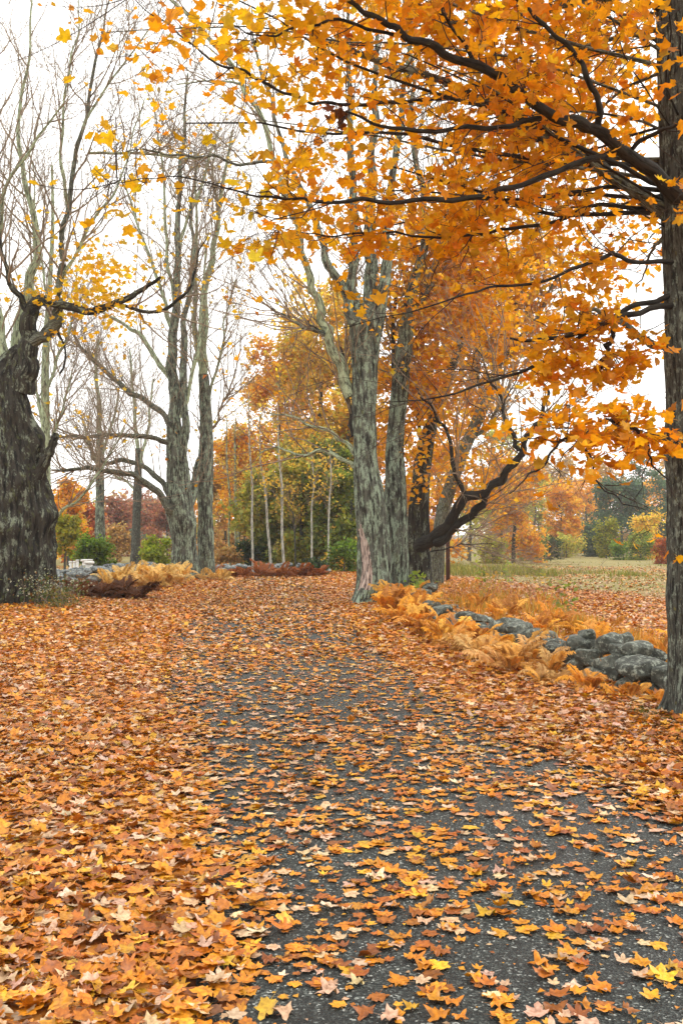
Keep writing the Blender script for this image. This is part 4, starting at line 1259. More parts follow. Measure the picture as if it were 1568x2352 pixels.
# ================================================================== woods behind
class Wood:
    """A background tree: trunk, boughs and a crown of leaf clumps with holes."""

    def __init__(self, name, label, vx, d, top, hw, cols, wts, crown_from_=.35, leaf=.22, n=2600, trunk=.16, bark=None, rng=None, shape='round', lean=0.0, group=None, per=5, cat='tree'):
        rng = rng or RNG
        x = (vx - 784) / 2288 * d
        b = np.array([x, d, float(gz(x, d)) - .05])
        H = at(vx, top, d)[2]
        W = hw * d / 2288
        t = Tree(name, label, b, group)
        t.root['category'] = cat
        wob = rng.normal(0, .12, (6, 2)) * min(1, H / 8)
        rows4 = [(b[0] + wob[i, 0] * i / 3 + lean * q * H, b[1] + wob[i, 1] * i / 3, b[2] + q * H * .93, max(.012, trunk * (1 - .88 * q))) for i, q in enumerate(np.linspace(0, 1, 6))]
        s = resample(np.array(rows4), 26)
        v, q, bc = tubes(s[None, :, :3], s[None, :, 3], 9)
        link('trunk', build_mesh('trunk', v - b, q, bark or M_BARK_NEAR, True, {'bcoord': ('FLOAT_VECTOR', bc)}), t.root)
        nb_ = 34 if shape != 'shrub' else 22
        cf = crown_from_
        hh = cf + (1 - cf) * (rng.random(nb_) ** (.9 if shape != 'cone' else 1.2)) * .97
        j = np.clip((hh * 25).astype(int), 0, 25)
        st_ = s[j, :3]
        az_ = rng.uniform(0, 6.283, nb_)
        rel = (hh - cf) / (1 - cf)
        if shape == 'cone':
            ext = W * (1.05 - rel) + .15
            upv = rng.uniform(-.12, .12, nb_)
        elif shape == 'column':
            ext = W * (.55 + .45 * np.sin(math.pi * np.clip(rel * .9 + .1, 0, 1)))
            upv = rng.uniform(.5, 1.3, nb_)
        else:
            ext = W * (.45 + .6 * np.sin(math.pi * np.clip(rel * .85 + .12, 0, 1)))
            upv = np.where(rel < .25, rng.uniform(-.3, .15, nb_), rng.uniform(-.05, .65, nb_))
        ext = ext * rng.uniform(.65, 1.12, nb_)
        dr_ = np.stack([np.cos(az_), np.sin(az_), upv], 1)
        PB_ = grow(st_, dr_, ext * np.sqrt(1 + upv ** 2 * .4), 8, .12, 0, rng)
        RB_ = taper(np.minimum(trunk * .4, .012 + ext * .012), 8, .25)
        t.shoots(PB_, RB_, 3)
        n2_ = nb_ * 5
        p_, d_, r_, _, _ = spawn(PB_, RB_, n2_, .25, 1.0, 25, 70, up=.12, rng=rng)
        P2_ = grow(p_, d_, W * rng.uniform(.12, .38, n2_) + .08, 5, .18, .02, rng)
        t.shoots(P2_[:, ::2], taper(np.full(n2_, .008 + W * .001), 3, .4), 3)
        t.finish_twigs(M_TWIG if n < 900 else M_TWIG_DARK)
        tips_ = np.concatenate([P2_[:, -1], P2_[:, 3], PB_[:, -1], PB_[:, -2]])
        cl = int(n / per)
        ci = tips_[rng.integers(0, len(tips_), cl)] + rng.normal(0, W * .055 + .05, (cl, 3))
        fw = foliage(t, ci, per, W * .035 + leaf * .6, leaf, cols, wts, LEAF0, rng=rng, jit=.16, clump_var=.16)
        fw[0][:, 2] = np.maximum(fw[0][:, 2], b[2] + .12)
        crown_from(t, [fw], LEAF0, M_FOL)
        self.t = t


rngw = np.random.default_rng(55)
OR_ = ([(.78, .40, .05), (.74, .33, .04), (.80, .48, .07), (.66, .33, .05)], [4, 3, 3, 1])
GO_ = ([(.78, .52, .08), (.76, .44, .06), (.70, .52, .10), (.56, .50, .10)], [4, 3, 2, 2])
OL_ = ([(.44, .46, .11), (.54, .50, .12), (.33, .38, .08), (.62, .48, .11)], [4, 3, 3, 2])
GR_ = ([(.18, .26, .06), (.27, .33, .07), (.12, .17, .05), (.38, .38, .08)], [4, 3, 2, 2])
DG_ = ([(.035, .07, .035), (.055, .10, .045), (.03, .05, .03)], [4, 3, 2])
TA_ = ([(.50, .33, .14), (.44, .27, .11), (.56, .38, .15), (.38, .27, .13)], [3, 3, 2, 2])
RU_ = ([(.42, .10, .03), (.34, .07, .03), (.48, .16, .04), (.30, .12, .05)], [3, 3, 2, 1])
PK_ = ([(.36, .13, .10), (.30, .13, .10), (.40, .20, .13), (.26, .15, .12)], [3, 2, 2, 2])
YG_ = ([(.26, .28, .03), (.34, .32, .04), (.18, .22, .03)], [3, 3, 2])
SG_ = ([(.13, .24, .035), (.18, .29, .04), (.09, .17, .03)], [3, 3, 2])
PI_ = ([(.07, .13, .085), (.10, .17, .11), (.05, .095, .065)], [3, 2, 2])
WOODS = [
    # name, label, vx, d, top, hw, palette, crown base, leaf, n, trunk, shape
    ('oak_tree', 'tallest golden orange oak just left of the massive maple', 730, 60, 610, 118, GO_, .46, .26, 4200, .26, 'round'),
    ('oak_tree', 'broad orange oak at the front of the central wood', 648, 62, 770, 98, OR_, .48, .25, 3400, .22, 'round'),
    ('oak_tree', 'lowest rusty orange oak at the left end of the central wood', 548, 64, 985, 62, OR_, .45, .25, 1500, .14, 'round'),
    ('oak_tree', 'olive gold oak crown pressed behind the massive maple trunk', 795, 58, 730, 78, GO_, .42, .25, 2600, .2, 'round'),
    ('forest_tree', 'olive green tree filling the middle of the central wood', 690, 56.5, 1000, 70, OL_, .04, .27, 3600, .14, 'round'),
    ('forest_tree', 'tan leaved tree at the left end behind the birches', 520, 78, 1010, 52, TA_, .05, .28, 2000, .12, 'round'),
    ('forest_tree', 'green tree standing behind the leaning birch', 606, 58, 1060, 60, OL_, .03, .27, 2400, .12, 'round'),
    ('forest_tree', 'dark green tree behind the shortest birches', 752, 56, 1000, 66, GR_, .04, .26, 3200, .14, 'round'),
    ('forest_tree', 'shady green tree at the foot of the massive maple', 805, 54, 1065, 55, GR_, .04, .24, 2200, .12, 'round'),
    ('forest_tree', 'mottled olive tree between the second and third birch', 645, 57, 1090, 52, GR_, .02, .25, 2200, .1, 'round'),
    ('forest_tree', 'orange tree glowing between oak and tan tree', 585, 74, 960, 58, OR_, .2, .28, 2000, .12, 'round'),
    ('forest_tree', 'tan orange tree far behind the broad oak', 560, 92, 1090, 70, TA_, .03, .3, 2000, .12, 'round'),
    ('evergreen_shrub', 'blue green evergreen shrub at the foot of the first birch', 562, 56, 1238, 24, DG_, .05, .14, 900, .05, 'shrub'),
    ('evergreen_shrub', 'dark evergreen shrub between the leaning and third birch', 600, 57, 1262, 26, DG_, .05, .14, 800, .05, 'shrub'),
    ('woodland_shrub', 'yellow green bush right of the third birch', 690, 55, 1250, 32, YG_, .05, .15, 900, .05, 'shrub'),
    ('woodland_shrub', 'green bush low beside the massive maple roots', 790, 50, 1255, 38, SG_, .05, .14, 1100, .05, 'shrub'),
    ('woodland_shrub', 'gold leaved bush behind the dark low plants', 765, 52, 1282, 26, GO_, .05, .13, 700, .04, 'shrub'),
    ('woodland_shrub', 'dark blue green bush at the end of the russet ferns', 722, 47, 1300, 28, DG_, .05, .12, 800, .04, 'shrub'),
    ('woodland_shrub', 'tan bush left of the first birch', 520, 54, 1270, 34, TA_, .05, .15, 900, .05, 'shrub'),
    # left
    ('red_maple', 'orange red tree close behind the pale slender trunk', 158, 66, 1085, 42, OR_, .2, .26, 1500, .12, 'round'),
    ('red_maple', 'rust red tree left of the grey trunk', 190, 74, 1150, 44, RU_, .05, .26, 1700, .12, 'round'),
    ('small_tree', 'small green leaved tree beside the thick dark trunk', 150, 50, 1185, 30, YG_, .4, .18, 800, .07, 'round'),
    ('far_tree', 'dull pink tree seen between the two narrow trunks', 268, 105, 1150, 52, PK_, .05, .3, 1600, .12, 'round'),
    ('far_tree', 'hazy red tree right of the dark narrow trunk', 348, 110, 1130, 46, PK_, .05, .3, 1600, .12, 'round'),
    ('far_tree', 'tan bushy tree low between grey trunk and dark trunk', 270, 80, 1215, 34, TA_, .03, .24, 1300, .08, 'round'),
    ('far_tree', 'pinkish tree just left of the stout maple', 385, 98, 1155, 38, PK_, .05, .3, 1300, .1, 'round'),
    ('far_tree', 'brownish red tree low behind the green shrub', 205, 92, 1195, 40, RU_, .03, .28, 1300, .1, 'round'),
    ('far_tree', 'orange brown tree beyond the left edge trunk', 100, 80, 1120, 40, OR_, .1, .28, 1200, .1, 'round'),
    ('green_shrub', 'round dark green shrub above the left stone wall', 216, 44, 1238, 36, SG_, .25, .13, 1500, .05, 'shrub'),
    ('green_shrub', 'bright yellow green shrub left of the stout maple', 364, 52, 1240, 34, ([(.26, .34, .03), (.34, .40, .04), (.18, .26, .03)], [3, 3, 2]), .05, .14, 1700, .05, 'shrub'),
    # right
    ('field_maple', 'dense orange tree nearest the low bough at the field edge', 1178, 72, 1045, 66, OR_, .08, .25, 4200, .16, 'round'),
    ('field_maple', 'soft orange tree alone in the middle of the far field edge', 1290, 104, 1112, 44, OR_, .06, .3, 2600, .14, 'column'),
    ('far_tree', 'large tan tree hazy behind the soft orange one', 1310, 175, 1045, 72, TA_, .05, .5, 3000, .25, 'round'),
    ('pine_tree', 'big blue green pine at the far field edge', 1425, 122, 1085, 66, PI_, .03, .32, 4200, .2, 'round'),
    ('pine_tree', 'blue green pine half hidden by the near trunk', 1515, 128, 1105, 70, PI_, .03, .32, 3600, .2, 'round'),
    ('pine_tree', 'low dark pine between the soft orange tree and big pine', 1352, 112, 1205, 34, PI_, .02, .28, 1800, .1, 'round'),
    ('small_tree', 'small yellow green tree in front of the big pine', 1391, 94, 1192, 28, YG_, .12, .2, 1300, .07, 'round'),
    ('small_tree', 'gold green bushy tree beside the near trunk', 1487, 92, 1180, 40, GO_, .05, .22, 1500, .08, 'round'),
    ('field_shrub', 'green mounded shrub below the gold green tree', 1470, 84, 1225, 34, GR_, .02, .18, 1300, .05, 'shrub'),
    ('field_shrub', 'reddish brown shrub next to the near trunk in the grass', 1524, 70, 1245, 24, RU_, .02, .16, 900, .04, 'shrub'),
    ('field_shrub', 'dark green shrub under the dense orange tree', 1215, 80, 1235, 36, GR_, .02, .18, 1200, .05, 'shrub'),
    ('field_shrub', 'dark shrub left of the low dark pine', 1255, 88, 1240, 30, DG_, .02, .18, 1100, .05, 'shrub'),
    ('field_shrub', 'olive shrub at the foot of the dense orange tree', 1130, 70, 1245, 30, OL_, .02, .17, 1000, .05, 'shrub'),
    ('field_shrub', 'low green shrub right of the small yellow green tree', 1430, 86, 1250, 26, SG_, .02, .16, 800, .04, 'shrub'),
    ('far_tree', 'pale green tree showing through the low bough', 1150, 98, 955, 52, OL_, .25, .3, 1800, .14, 'round'),
    ('far_tree', 'grey pink bare tree high behind the pines', 1480, 190, 1000, 70, PK_, .15, .4, 900, .2, 'round'),
    ('far_tree', 'dull violet tree behind the tan tree', 1235, 185, 1085, 60, PK_, .1, .45, 1200, .2, 'round'),
    ('far_tree', 'brown grey tree at the far right beyond the near trunk', 1560, 180, 1040, 80, TA_, .1, .45, 1200, .2, 'round'),
    ('far_tree', 'orange brown tree between the soft orange tree and the big pine', 1345, 140, 1088, 48, OR_, .03, .38, 1800, .2, 'round'),
    ('far_tree', 'dull green tree behind the dense orange tree', 1228, 130, 1092, 46, OL_, .03, .36, 1700, .2, 'round'),
    ('far_tree', 'pale tan tree rising above the big pine', 1400, 165, 1052, 56, TA_, .04, .46, 1700, .2, 'round'),
    ('far_tree', 'grey green tree rising above the half hidden pine', 1470, 170, 1048, 62, PI_, .03, .46, 1800, .2, 'round'),
    ('far_tree', 'orange tree close to the near trunk above the half hidden pine', 1530, 150, 1090, 56, OR_, .03, .4, 1600, .2, 'round'),
    ('field_shrub', 'long low olive shrub below the soft orange tree', 1300, 96, 1243, 40, OL_, .02, .2, 1300, .05, 'shrub'),
    ('field_shrub', 'dark green shrub below the big pine', 1380, 104, 1238, 40, DG_, .02, .2, 1300, .05, 'shrub'),
    ('far_tree', 'olive tree filling the gap right of the slim spotted maple', 500, 96, 1080, 46, OL_, .03, .3, 1800, .15, 'round'),
    ('far_tree', 'orange tree low behind the twin maples', 447, 100, 1130, 36, OR_, .03, .3, 1300, .12, 'round'),
    ('forest_tree', 'orange tree seen in the gaps between the clustered maple trunks', 905, 58, 770, 85, OR_, .05, .28, 2600, .16, 'round'),
    ('forest_tree', 'orange gold tree behind the dark maple and leaning stem', 1000, 64, 860, 80, OR_, .08, .28, 2400, .16, 'round'),
    ('forest_tree', 'gold tree in the depth of the central wood', 770, 84, 850, 95, GO_, .1, .32, 2600, .18, 'round'),
    ('forest_tree', 'gold orange tree behind the broad oak', 690, 88, 800, 100, OR_, .1, .32, 2600, .18, 'round'),
    ('field_tree', 'thin dark leaning trunk with sparse olive crown by the pale lane', 1076, 80, 1120, 40, OL_, .35, .22, 700, .19, 'round'),
]
for wd_ in WOODS:
    nm, lb, vx, d, top, hw, pc, cb, lf, n, trk, shp = wd_
    cat = 'shrub' if shp == 'shrub' else 'tree'
    Wood(nm, lb, vx, d, top, hw, pc[0], pc[1], cb, lf, int(n * (2.1 if d < 80 else 1.8)), trk, None, rngw, shp, lean=.05 if nm == 'field_tree' else 0, cat=cat)


# slim pale birches before the wood
def birch(rows, label, mat=M_BARK_BIRCH):
    s = trace(rows, 26)
    q_ = np.stack([np.linspace(0, 4, 26), np.full(26, rows[0][0] * .13), np.zeros(26)], 1)
    s[:, 0] += .12 * vnoise(q_) * np.linspace(0, 1, 26) ** .5
    b = s[0, :3].copy()
    b[2] = float(gz(b[0], b[1])) - .05
    s[0, 2] = b[2]
    t = Tree('birch_tree', label, b, 'slim trunks at the edge of the wood')
    v, q, bc = tubes(s[None, :, :3], s[None, :, 3], 9)
    link('trunk', build_mesh('trunk', v - b, q, mat, True, {'bcoord': ('FLOAT_VECTOR', bc)}), t.root)
    P, Rr = stack_lines([s])
    p, d, r, _, _ = spawn(P, Rr, 30, .35, 1, 35, 70, up=.3, rng=rngw)
    P1 = grow(p, d, rngw.uniform(.4, 1.5, 30), 6, .12, .06, rngw)
    t.shoots(P1, taper(np.minimum(r * .4, .014), 6, .3), 4)
    p, d, r, _, _ = spawn(P1, taper(np.full(30, .01), 6), 80, .2, 1, 30, 60, up=.1, rng=rngw)
    P2 = grow(p, d, rngw.uniform(.2, .7, 80), 4, .12, .03, rngw)
    t.shoots(P2, taper(np.full(80, .006), 4), 3)
    t.finish_twigs(M_TWIG)
    tp = np.concatenate([P1[:, -1], P2[::2, -1]])
    crown_from(t, [foliage(t, tp, 3, .25, .15, GO_[0], GO_[1], LEAF0, rng=rngw)], LEAF0, M_FOL)


birch([(581, 1306, 53, 6.5), (580, 1230, 53, 5.5), (579, 1150, 53, 5), (576, 1070, 53, 4.5), (574, 1000, 53, 3.5), (573, 900, 53, 2)], 'leftmost of the bright white birch stems, dead straight')
birch([(622, 1306, 53, 7), (617, 1230, 53, 6), (612, 1180, 53, 5.5), (604, 1100, 53, 5), (598, 1050, 53, 4), (592, 960, 53, 2.5)], 'white birch stem leaning left above the russet ferns')
birch([(652, 1308, 52, 7), (650, 1250, 52, 6), (648, 1160, 52, 5.5), (645, 1090, 52, 5), (642, 1030, 52, 4), (640, 930, 52, 2)], 'white birch stem with a slight crook, right of the leaning one')
birch([(716, 1306, 52, 5), (716, 1240, 52, 4.5), (717, 1170, 52, 4), (718, 1110, 52, 3), (719, 1040, 52, 2)], 'thin pale birch stem in the dark green part of the wood')
birch([(754, 1298, 51, 5), (754, 1230, 51, 4.5), (755, 1160, 51, 4), (756, 1100, 51, 3), (757, 1030, 51, 2)], 'thin pale birch stem nearest the massive maple')
birch([(528, 1306, 58, 6), (527, 1240, 58, 5), (525, 1150, 58, 4.5), (523, 1060, 58, 3.5), (520, 960, 58, 2)], 'dull grey stem at the left end of the wood', M_BARK_PALE)
birch([(543, 1300, 60, 6), (542, 1220, 60, 5), (541, 1140, 60, 4.5), (539, 1060, 60, 3), (538, 970, 60, 2)], 'grey stem paired with another beside the first birch', M_BARK_PALE)
birch([(549, 1300, 61, 5), (548, 1220, 61, 4.5), (545, 1140, 61, 4), (541, 1040, 61, 3), (540, 960, 61, 2)], 'second grey stem of the close pair', M_BARK_PALE)
birch([(679, 1306, 54, 4), (678, 1230, 54, 3.5), (676, 1180, 54, 3), (672, 1130, 54, 2)], 'short dark stem between third birch and the thin pale one', M_BARK_NEAR)

# woods that read as one mass on the far side of everything
acc = Acc()
for k in range(90):
    a = rngw.uniform(-42, 42)
    d = rngw.uniform(190, 300)
    x = math.tan(R(a)) * d
    if 9 < x / d * 100 < 15 and d < 240:
        continue
    h = rngw.uniform(9, 15)
    pc = [OR_, TA_, PK_, OL_, PI_, PK_, TA_][int(rngw.integers(0, 7))]
    n = 420
    u = unit(rngw.normal(0, 1, (n, 3))) * rngw.random((n, 1)) ** .4
    p = np.array([x, d, h * .52]) + u * np.array([h * .42, h * .42, h * .52])
    c, _ = pal(pc[0], pc[1], n, .15, rngw)
    place_leaves(acc, LEAF0, p, hang(n, rngw), rngw.uniform(.6, 1.3, n), c, rngw)
fw_ = acc.build('far_woods', M_FOL, smooth_shade=False)
tag(fw_, 'hazy autumn woods far off on the horizon', 'woods', kind='stuff')

# ================================================================== stone walls
rngs = np.random.default_rng(77)


def stone_template(seed, sub=2):
    """Rounded field stone from a subdivided icosahedron, pushed and chopped."""
    ph = (1 + 5 ** .5) / 2
    v = np.array([(-1, ph, 0), (1, ph, 0), (-1, -ph, 0), (1, -ph, 0), (0, -1, ph), (0, 1, ph), (0, -1, -ph), (0, 1, -ph), (ph, 0, -1), (ph, 0, 1), (-ph, 0, -1), (-ph, 0, 1)], float)
    f = [(0, 11, 5), (0, 5, 1), (0, 1, 7), (0, 7, 10), (0, 10, 11), (1, 5, 9), (5, 11, 4), (11, 10, 2), (10, 7, 6), (7, 1, 8), (3, 9, 4), (3, 4, 2), (3, 2, 6), (3, 6, 8), (3, 8, 9), (4, 9, 5), (2, 4, 11), (6, 2, 10), (8, 6, 7), (9, 8, 1)]
    v = unit(v)
    for _ in range(sub):
        vs, mid, nf = [tuple(x) for x in v], {}, []

        def mp(a, b):
            k = (min(a, b), max(a, b))
            if k not in mid:
                q = np.array(vs[a]) + np.array(vs[b])
                vs.append(tuple(q / np.linalg.norm(q)))
                mid[k] = len(vs) - 1
            return mid[k]
        for a, b, c in f:
            x, y, z = mp(a, b), mp(b, c), mp(c, a)
            nf += [(a, x, z), (b, y, x), (c, z, y), (x, y, z)]
        v, f = np.array(vs), nf
    g = np.random.default_rng(seed)
    # soften to a blocky boulder, cut a few facets
    v = np.sign(v) * np.abs(v) ** .86
    for _ in range(10):
        nrm = unit(g.normal(0, 1, 3))
        lim = g.uniform(.58, .88)
        dd = v @ nrm
        v = v - np.where(dd > lim, (dd - lim) * .93, 0)[:, None] * nrm
    v = v * (1 + .09 * vnoise(v * 1.6 + seed * 3.1) + .04 * vnoise(v * 4.1 + seed))[:, None]
    return v, np.array(f)


ST_HI = [build_mesh('stone', *stone_template(s, 3), M_STONE) for s in range(6)]
ST_LO = [build_mesh('stone', *stone_template(s + 20, 1), M_STONE_PALE) for s in range(6)]
ST_MD = [build_mesh('stone', *stone_template(s + 40, 2), M_STONE_PALE) for s in range(4)]


def stone(wall, me, loc, dim, rz, rx=0, ry=0):
    o = bpy.data.objects.new('stone', me)
    COL.objects.link(o)
    o.parent = wall
    o.location = Vector(loc) - wall.location
    o.scale = (dim[0] / 2, dim[1] / 2, dim[2] / 2)
    o.rotation_euler = (rx, ry, rz)
    return o


wr = empty('stone_wall', (3.0, 11.5, 0.05))
tag(wr, 'tumbled grey field stone wall along the right verge behind orange ferns', 'stone wall')
# view x, view y of the centre, distance, width m, height m
RS = [(1480, 1532, 10.3, .60, .27), (1527, 1560, 10.1, .30, .34), (1450, 1575, 10.35, .46, .28), (1500, 1590, 10.2, .42, .25), (1555, 1575, 9.9, .4, .4),
      (1463, 1497, 10.9, .42, .24), (1505, 1510, 11.0, .34, .25), (1424, 1498, 11.2, .30, .22), (1395, 1478, 11.4, .36, .30), (1430, 1472, 11.55, .26, .24), (1343, 1458, 11.9, .26, .19),
      (1322, 1485, 11.8, .30, .26), (1300, 1500, 11.95, .28, .22), (1350, 1512, 11.5, .34, .26), (1385, 1530, 11.2, .36, .24), (1405, 1520, 11.1, .28, .22), (1372, 1550, 11.2, .34, .22), (1410, 1555, 10.9, .36, .22), (1325, 1530, 11.6, .3, .24),
      (1365, 1490, 11.8, .28, .26), (1445, 1530, 10.8, .3, .25),
      (1277, 1480, 13.2, .32, .20), (1240, 1476, 13.6, .36, .22), (1222, 1462, 14.2, .40, .24), (1262, 1497, 13.2, .3, .2), (1190, 1447, 15.0, .46, .24), (1170, 1432, 15.8, .48, .22), (1145, 1440, 15.8, .42, .26), (1215, 1490, 13.8, .36, .2), (1180, 1470, 14.8, .38, .22), (1140, 1465, 15.6, .36, .2),
      (1100, 1420, 17.0, .32, .17), (1066, 1413, 17.8, .40, .18), (1120, 1424, 16.6, .22, .14), (1012, 1402, 18.4, .48, .24), (1000, 1430, 18.0, .42, .24), (1040, 1440, 17.6, .34, .2), (1080, 1440, 17, .34, .2), (1035, 1425, 18, .34, .2),
      (990, 1388, 20.5, .42, .22), (975, 1362, 22.5, .46, .28), (960, 1372, 22.3, .40, .26), (985, 1350, 23.5, .42, .28), (965, 1385, 21.8, .4, .26)]
PACK = []


def free(p, w0, k=.78):
    for q_, w1 in PACK:
        e_ = (np.asarray(p) - np.asarray(q_)) * np.array([1, 1, 1.5])
        if np.linalg.norm(e_) < k * .5 * (w0 + w1):
            return False
    PACK.append((np.asarray(p, float), w0))
    return True


for i, (vx, vy, d, wd, hg) in enumerate(RS):
    c = at(vx, vy, d)
    PACK.append((c, wd))
    stone(wr, ST_HI[i % 6], c, (wd * .97, wd * rngs.uniform(.75, .95), hg * .98), rngs.uniform(-.35, .35) + math.pi * int(rngs.integers(0, 2)), rngs.normal(0, .12), rngs.normal(0, .12))
# lower and rear courses that carry the visible ones
wp = np.array([(3.9, 8.9), (3.5, 9.7), (3.25, 10.4), (2.95, 11.5), (2.8, 13), (2.75, 15), (2.6, 17), (2.2, 19), (2.05, 22), (2.0, 26)])
for i in range(420):
    y = rngs.uniform(8.9, 26)
    x = np.interp(y, wp[:, 1], wp[:, 0]) + rngs.normal(.05, .16)
    top = np.interp(y, [9, 10.2, 11.2, 12, 13, 14, 18, 22, 26], [.15, .26, .36, .36, .16, .14, .1, .12, .12])
    w0 = rngs.uniform(.26, .44)
    zc = .04 + rngs.uniform(0, top)
    if not free((x, y, zc), w0, .85):
        continue
    stone(wr, ST_HI[int(rngs.integers(0, 6))], (x, y, zc), (w0, w0 * .85, w0 * rngs.uniform(.55, .75)), rngs.uniform(0, 6.28), rngs.normal(0, .15), rngs.normal(0, .15))

wl = empty('stone_wall', (-8.7, 33, 0.05))
tag(wl, 'pale grey dry stone wall running back behind the gnarled old maple', 'stone wall')
PACK = []
for i in range(900):
    y = 29.5 + 27 * rngs.random() ** 1.3
    x = np.interp(y, [29, 32, 36, 42, 50, 58], [-8.5, -8.7, -9.0, -9.4, -9.3, -9.6]) + rngs.normal(0, .2)
    topz = np.interp(y, [29, 31, 34, 40, 46, 57], [.3, .62, .68, .62, .5, .5])
    w0 = rngs.uniform(.3, .6)
    z = .1 + (topz - .1) * rngs.random() ** .8
    if not free((x, y, z), w0):
        continue
    stone(wl, ST_MD[int(rngs.integers(0, 4))] if y < 40 else ST_LO[int(rngs.integers(0, 6))], (x, y, z), (w0, w0 * .85, w0 * rngs.uniform(.5, .72)), rngs.uniform(0, 6.28), rngs.normal(0, .15), rngs.normal(0, .15))

wf = empty('stone_wall', (-4.5, 47, 0.05))
tag(wf, 'low stone wall across the end of the road behind russet ferns', 'stone wall')
PACK = []
for i in range(300):
    x = rngs.uniform(-7.2, -.6)
    y = 47.5 + .12 * (x + 4) + rngs.normal(0, .2)
    w0 = rngs.uniform(.3, .55)
    zc = .1 + .42 * rngs.random()
    if not free((x, y, zc), w0):
        continue
    stone(wf, ST_LO[int(rngs.integers(0, 6))], (x, y, zc), (w0, w0 * .85, w0 * .62), rngs.uniform(0, 6.28), rngs.normal(0, .15), rngs.normal(0, .15))


# ================================================================== ferns
def frond_template(seed, droop=1.0, pairs=17):
    """One pinnate frond, one metre long: stalk and paired tapering leaflets."""
    g = np.random.default_rng(seed)
    t = np.linspace(0, 1, pairs + 5)
    ang = R(g.uniform(62, 78)) - R(70 * droop) * t ** 1.3
    st_ = 1 / (len(t) - 1)
    x = np.concatenate([[0], np.cumsum(np.cos(ang[:-1]) * st_)])
    z = np.concatenate([[0], np.cumsum(np.sin(ang[:-1]) * st_)])
    y = .05 * np.sin(t * 3 + seed)
    sp = np.stack([x, y, z], 1)
    V, Fc = [], []

    def tri(a, b, c):
        k = len(V)
        V.extend([a, b, c])
        Fc.append((k, k + 1, k + 2))
    for i in range(len(t) - 1):
        w0 = .010 * (1 - t[i]) + .002
        a, b = sp[i], sp[i + 1]
        o_ = np.array([0, w0, 0])
        tri(a - o_, a + o_, b)
    for i in range(4, len(t)):
        q = t[i]
        ln_ = .26 * (math.sin(math.pi * min(1, (q - .1) / .95)) ** .75 if q < 1 else 0.1) * g.uniform(.85, 1.15) + .015
        tg = unit(sp[min(i + 1, len(t) - 1)] - sp[i - 1])
        nr = np.cross(tg, [0, 1, 0])
        for sd in (-1, 1):
            dirv = unit(np.array([0, sd, 0]) + tg * g.uniform(.25, .5) - nr * g.uniform(-.05, .45) * -1 * .4)
            tip = sp[i] + dirv * ln_ + np.array([0, 0, -ln_ * g.uniform(.1, .5)])
            mid = sp[i] + dirv * ln_ * .5 + np.array([0, 0, ln_ * .05])
            hw_ = ln_ * .13 + .004
            tri(sp[i] - tg * hw_ * .6, mid + tg * hw_, mid - tg * hw_)
            tri(mid - tg * hw_, mid + tg * hw_, tip)
            # small lobes along the leaflet
            for e_ in (.3, .6):
                m_ = sp[i] * (1 - e_) + tip * e_
                for s2 in (-1, 1):
                    tri(m_ - dirv * .012, m_ + dirv * .014, m_ + tg * s2 * hw_ * 1.9 + dirv * .016)
    return np.array(V), np.array(Fc)


FROND = [build_mesh('frond', *frond_template(i, d), M_FERN, False) for i, d in enumerate((.7, 1.0, 1.3, 1.6, .9, 1.2))]
rngf = np.random.default_rng(66)
FE_OR = [(.76, .36, .04), (.72, .30, .035), (.78, .44, .08), (.70, .36, .08), (.45, .2, .05)]
FE_TAN = [(.80, .52, .19), (.76, .47, .18), (.78, .43, .10), (.5, .28, .09)]
FE_YEL = [(.76, .50, .15), (.72, .48, .17), (.74, .54, .22)]
FE_BRN = [(.13, .05, .02), (.17, .065, .025), (.10, .04, .018)]
FE_RUS = [(.36, .12, .035), (.30, .10, .03), (.42, .16, .05)]
ORD = ['first', 'second', 'third', 'fourth', 'fifth', 'sixth', 'seventh', 'eighth', 'ninth', 'tenth', 'eleventh', 'twelfth', 'thirteenth', 'fourteenth', 'fifteenth', 'sixteenth', 'seventeenth', 'eighteenth', 'nineteenth', 'twentieth', 'twenty-first', 'twenty-second', 'twenty-third', 'twenty-fourth', 'twenty-fifth', 'twenty-sixth', 'twenty-seventh', 'twenty-eighth', 'twenty-ninth', 'thirtieth']


def fern(x, y, size, cols, nf, label, group, lean=0.0, low=0.0):
    b = (x, y, float(gz(x, y)))
    r = empty('fern', b)
    tag(r, label, 'fern', group)
    a0 = rngf.uniform(0, 6.28)
    for k in range(nf):
        o = bpy.data.objects.new('frond', FROND[int(rngf.integers(0, len(FROND)))])
        COL.objects.link(o)
        o.parent = r
        az_ = a0 + k * 2.39996 + rngf.normal(0, .25)
        o.rotation_euler = (rngf.normal(0, .2), rngf.uniform(-.35, .35) + low, az_)
        s = size * rngf.uniform(.5, 1.3)
        o.scale = (s, s * rngf.uniform(.85, 1.15), s)
        o.location = (rngf.normal(0, .05), rngf.normal(0, .05), -.01)
        c = np.array(cols[int(rngf.integers(0, len(cols)))]) * (1 + rngf.normal(0, .12))
        o.color = (*[float(min(.85, max(.01, q))) for q in c], 1)
    return r


